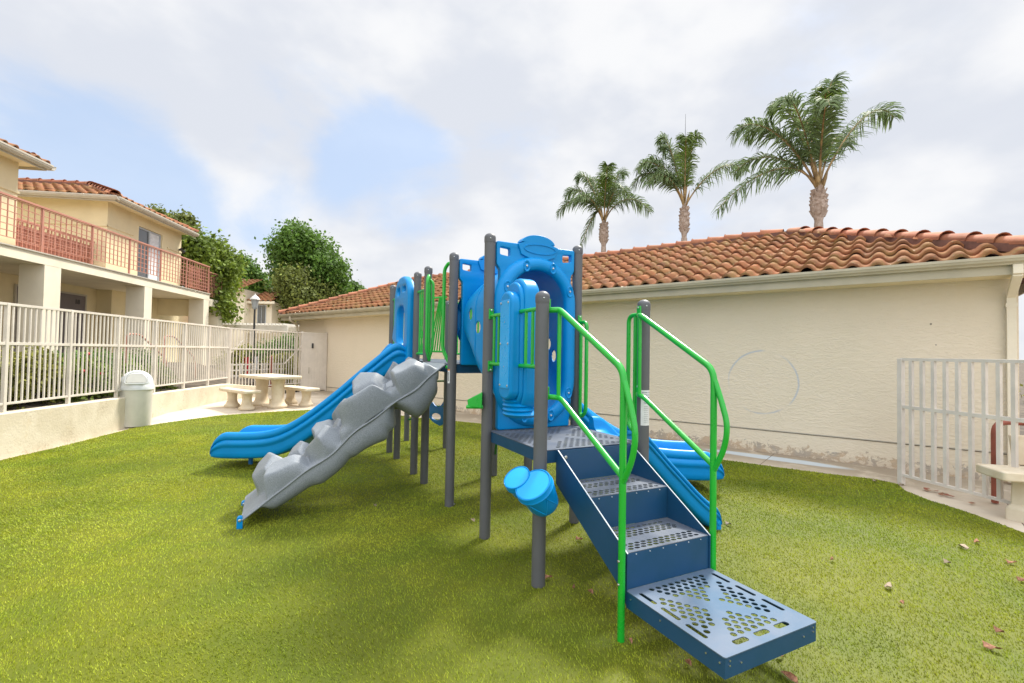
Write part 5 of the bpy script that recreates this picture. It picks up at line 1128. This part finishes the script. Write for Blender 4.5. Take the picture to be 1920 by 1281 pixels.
for i, (y0, lb_) in enumerate(((3.9, 'dark green shrub deep behind the fence, in line with the bin'), (5.0, 'dark green shrub deep behind the fence, right of the bin'), (6.2, 'dark green shrub deep behind the fence, left of the picket gate'))):
    p = FL(y0, -2.0, .7); blobs = [tuple(FL(y0-.5+.13*k, -2.0+.2*math.sin(k*2.3), .85+.12*(k % 3)))+(.30,) for k in range(9)]
    shrub(lb_, (p.x, p.y, .6), blobs, 5000, M['leafB'], 70+i)
# handrails of the steps in front of the apartments
for k, (y_, lb_) in enumerate(((4.6, 'thin pink brown stair handrail behind the fence, left of the bin'), (6.0, 'thin pink brown stair handrail behind the fence, above the bin'))):
    q = [FL(y_, -1.4, .9), FL(y_, -1.4, 1.78), FL(y_+.45, -1.4, 1.78), FL(y_+1.5, -1.4, 1.2), FL(y_+1.6, -1.4, .3)]
    handrail_u('stair_handrail', lb_, q, .022, M['terra'], 'stair handrails by the apartments')
handrail_u('garden_handrail', 'rust red tube handrail low behind the fence at the left edge', [FL(-.6, -.55, .55), FL(-.6, -.55, 1.16), FL(.18, -.45, 1.16), FL(.18, -.40, .6)], .03, M['rust'])
# small stair with a lattice balustrade seen between the last pillars
sp = at(340, 590, 22); sr_ = empty('garden_stair', (sp.x, sp.y, 0), R(20), 'small stair with a pink lattice balustrade between the last two pillars', 'stair')
m = MB()
for k in range(8): m.b2(-.5, .5, -.9+k*.25, -.65+k*.25, 0, 2.1+k*.17)
m.build('steps', M['creamw'], sr_); grid_rail('balustrade', .52, -.9, 1.1, 2.2, 3.5, sr_, r_=.014)

# ---------------------------------------------------------------- far house, lamp, trellis, planting
hp = at(470, 600, 26); fh_ = empty('far_house', (hp.x, hp.y, 0), R(2), 'pale two storey stucco house with a tiled roof in the distance behind the lamp post', 'house')
m = MB(); m.b2(-1.75, -.35, 0, 5, 0, 4.75); m.b2(-.35, .85, .6, 5, 0, 4.15); m.b2(-3.2, -1.75, -.6, 5, 0, 3.2); m.build('wall', M['creamw'], fh_)
tileroof(fh_, Vector((-2.0, -.35, 4.75)), Vector((1, 0, 0)), Vector((0, 1, 0)), lambda s_: (0, 1.75), 2.2, .35, 4.75, seed=51)
tileroof(fh_, Vector((-.35, .25, 4.15)), Vector((1, 0, 0)), Vector((0, 1, 0)), lambda s_: (0, 1.5-s_*.3), 2.0, .35, 4.15, seed=52)
m = MB(); m.b2(-.35, 1.15, .22, .28, 4.0, 4.14); m.b2(-1.9, -.30, -.38, -.32, 4.6, 4.74); m.build('eave_board', M['creamw'], fh_)
for x_ in (.30,):
    m = MB(); m.b2(x_-.24, x_+.24, .57, .595, 2.85, 3.95); w_ = m.build('window', M['edge'], fh_)
    m = MB(); m.b2(x_-.20, x_-.02, .55, .565, 2.90, 3.90); m.b2(x_+.02, x_+.20, .55, .565, 2.90, 3.90); m.build('pane', M['glass'], w_)
pp = at(475, 615, 20); pg = empty('pergola', (pp.x, pp.y, 0), R(-8), 'long cream pergola beams above garden walls behind the picket gate', 'pergola')
m = MB(); m.b2(-1.4, 1.6, -.06, 0, 2.30, 2.48); m.b2(-1.4, 1.6, 1.2, 1.26, 2.30, 2.48); m.build('beam', M['lattice'], pg)
m = MB()
for k in range(18): m.b2(-1.35+k*.165, -1.31+k*.165, -.2, 1.4, 2.485, 2.56)
m.build('slats', M['lattice'], pg); m = MB(); m.b2(-1.4, 1.9, 1.4, 1.5, 0, 2.2); m.build('rear_wall', M['creamw'], pg); m = MB()
for x_ in (-1.3, 0, 1.5): m.b2(x_-.06, x_+.06, -.08, .04, 0, 2.3)
m.build('posts', M['lattice'], pg)
lp = at(473, 735, 16); lm_ = empty('street_lamp', (lp.x-.0, 16, .1), 0, 'black lamp post with a pale lantern behind the picket gate', 'street lamp')
m = MB(); m.tube([(0, 0, 0), (0, 0, 2.75)], [.042, .03], 12); m.lathe([(.1, 0), (.1, .25), (.055, .35)], n=12); m.build('pole', M['black'], lm_, 40)
m = MB(); m.lathe([(.05, 2.72), (.085, 2.78), (.085, 2.80), (.125, 3.05), (.12, 3.06)], n=8); ln_ = m.build('lantern', M['lamp_glass'], lm_, 30)
m = MB(); m.lathe([(.17, 3.05), (.165, 3.07), (.09, 3.16), (.03, 3.20), (.012, 3.26)], n=8); m.build('lantern_cap', M['can'], ln_, 30)
# white lattice fence and planting behind the gate
tp = at(482, 700, 15.6); tr_ = empty('lattice_fence', (tp.x, tp.y, 0), R(70), 'low white square lattice fence behind the picket gate', 'fence')
m = MB()
for k in range(13): m.b2(-.95+k*.16, -.905+k*.16, -.015, .015, .2, 1.02)
for k in range(5): m.b2(-.97, 1.05, -.012, .012, .26+k*.175, .30+k*.175)
m.build('lattice', M['lattice'], tr_)
for k, (px, py, Y, r_, n_, mt, lb_) in enumerate(((452, 680, 17.2, .85, 8000, 'hedge', 'dark green shrub with red flowers behind the left part of the picket gate'), (492, 675, 17.8, .9, 9000, 'leafB', 'olive shrub behind the lamp post and picket gate'), (535, 660, 18.8, 1.0, 9000, 'leafB', 'round deep green shrub behind the right part of the picket gate'), (520, 690, 17.6, .8, 7000, 'hedge', 'low yellow green shrub beside the mesh gate'))):
    p = at(px, py, Y); shrub(lb_, (p.x, p.y, .1), [(p.x+.45*math.cos(j*1.3)*r_, p.y+.5*math.sin(j*1.3)*r_, max(.3, p.z-.1+.3*math.sin(j*2.2)*r_), r_*.6) for j in range(7)], n_, M[mt], 80+k, .09, group='shrubs behind the picket gate')
for k, (px, z_, w_, h_, mt, lb_) in enumerate(((463, .95, .16, .5, 'red', 'red and white notice board seen through the gate pickets'), (478, .95, .16, .55, 'white', 'white notice board with dark lettering right of the lamp post'))):
    p = at(px, 690, 16.3); o_ = MB(); o_.b2(-w_/2, w_/2, -.01, .01, z_-h_*.3, z_+h_*.5); o_.b2(-.02, .02, .012, .04, 0, z_+h_*.4); q = o_.build('notice_board', M[mt]); q.location = (p.x, p.y, 0); tag(q, lb_, 'sign')
p = at(508, 700, 15.9); m = MB(); m.box((0, 0, .65), (.09, .09, 1.15)); m.lathe([(.06, 0), (.001, .05)], (0, 0, 1.225), 4); o_ = m.build('bollard_post', M['rust']); o_.location = (p.x, p.y, 0); tag(o_, 'rust red wooden post behind the lattice fence', 'post')
# planting glimpsed past the right end of the garage
p = Vector((10.6, 8.6, 0)); shrub('green shrub glimpsed past the right end of the garage wall', (p.x, p.y, 0), [(p.x+.4*math.cos(j*1.2), p.y+.5*math.sin(j*1.2), .6+.25*(j % 3), .42) for j in range(9)], 5000, M['hedge'], 95, .08, group=None)

# every bolt, rivet and recess as a piece of its own
def split_loose(o_):
    me = o_.data; bm = bmesh.new(); bm.from_mesh(me); bm.verts.ensure_lookup_table(); seen = set(); comps = []
    for v in bm.verts:
        if v.index in seen: continue
        st__ = [v]; seen.add(v.index); comp = []
        while st__:
            u_ = st__.pop(); comp.append(u_.index)
            for e_ in u_.link_edges:
                w__ = e_.other_vert(u_)
                if w__.index not in seen: seen.add(w__.index); st__.append(w__)
        comps.append(set(comp))
    bm.free()
    if len(comps) < 2: return
    vs = [tuple(v.co) for v in me.vertices]; ps_ = [tuple(p_.vertices) for p_ in me.polygons]; base = o_.name.split('.')[0]
    for cset in comps:
        ids = sorted(cset); mp_ = {a: i for i, a in enumerate(ids)}; fs = [tuple(mp_[i] for i in f) for f in ps_ if f[0] in cset]
        mm2 = MB(); mm2.add([vs[i] for i in ids], fs); n__ = mm2.build(base, list(me.materials), o_.parent, 40)
    bpy.data.objects.remove(o_)
for o_ in list(C.objects):
    if o_.name.split('.')[0] in ('bolt', 'rivet_row', 'rivets', 'bolt_recess', 'platform_leg', 'fascia', 'hip_fascia', 'pillar', 'slats_', 'posts', 'beam', 'brace', 'drum_mount'):
        nm = {'rivet_row': 'rivet', 'rivets': 'rivet', 'posts': 'post'}.get(o_.name.split('.')[0])
        if nm: o_.name = nm
        split_loose(o_)
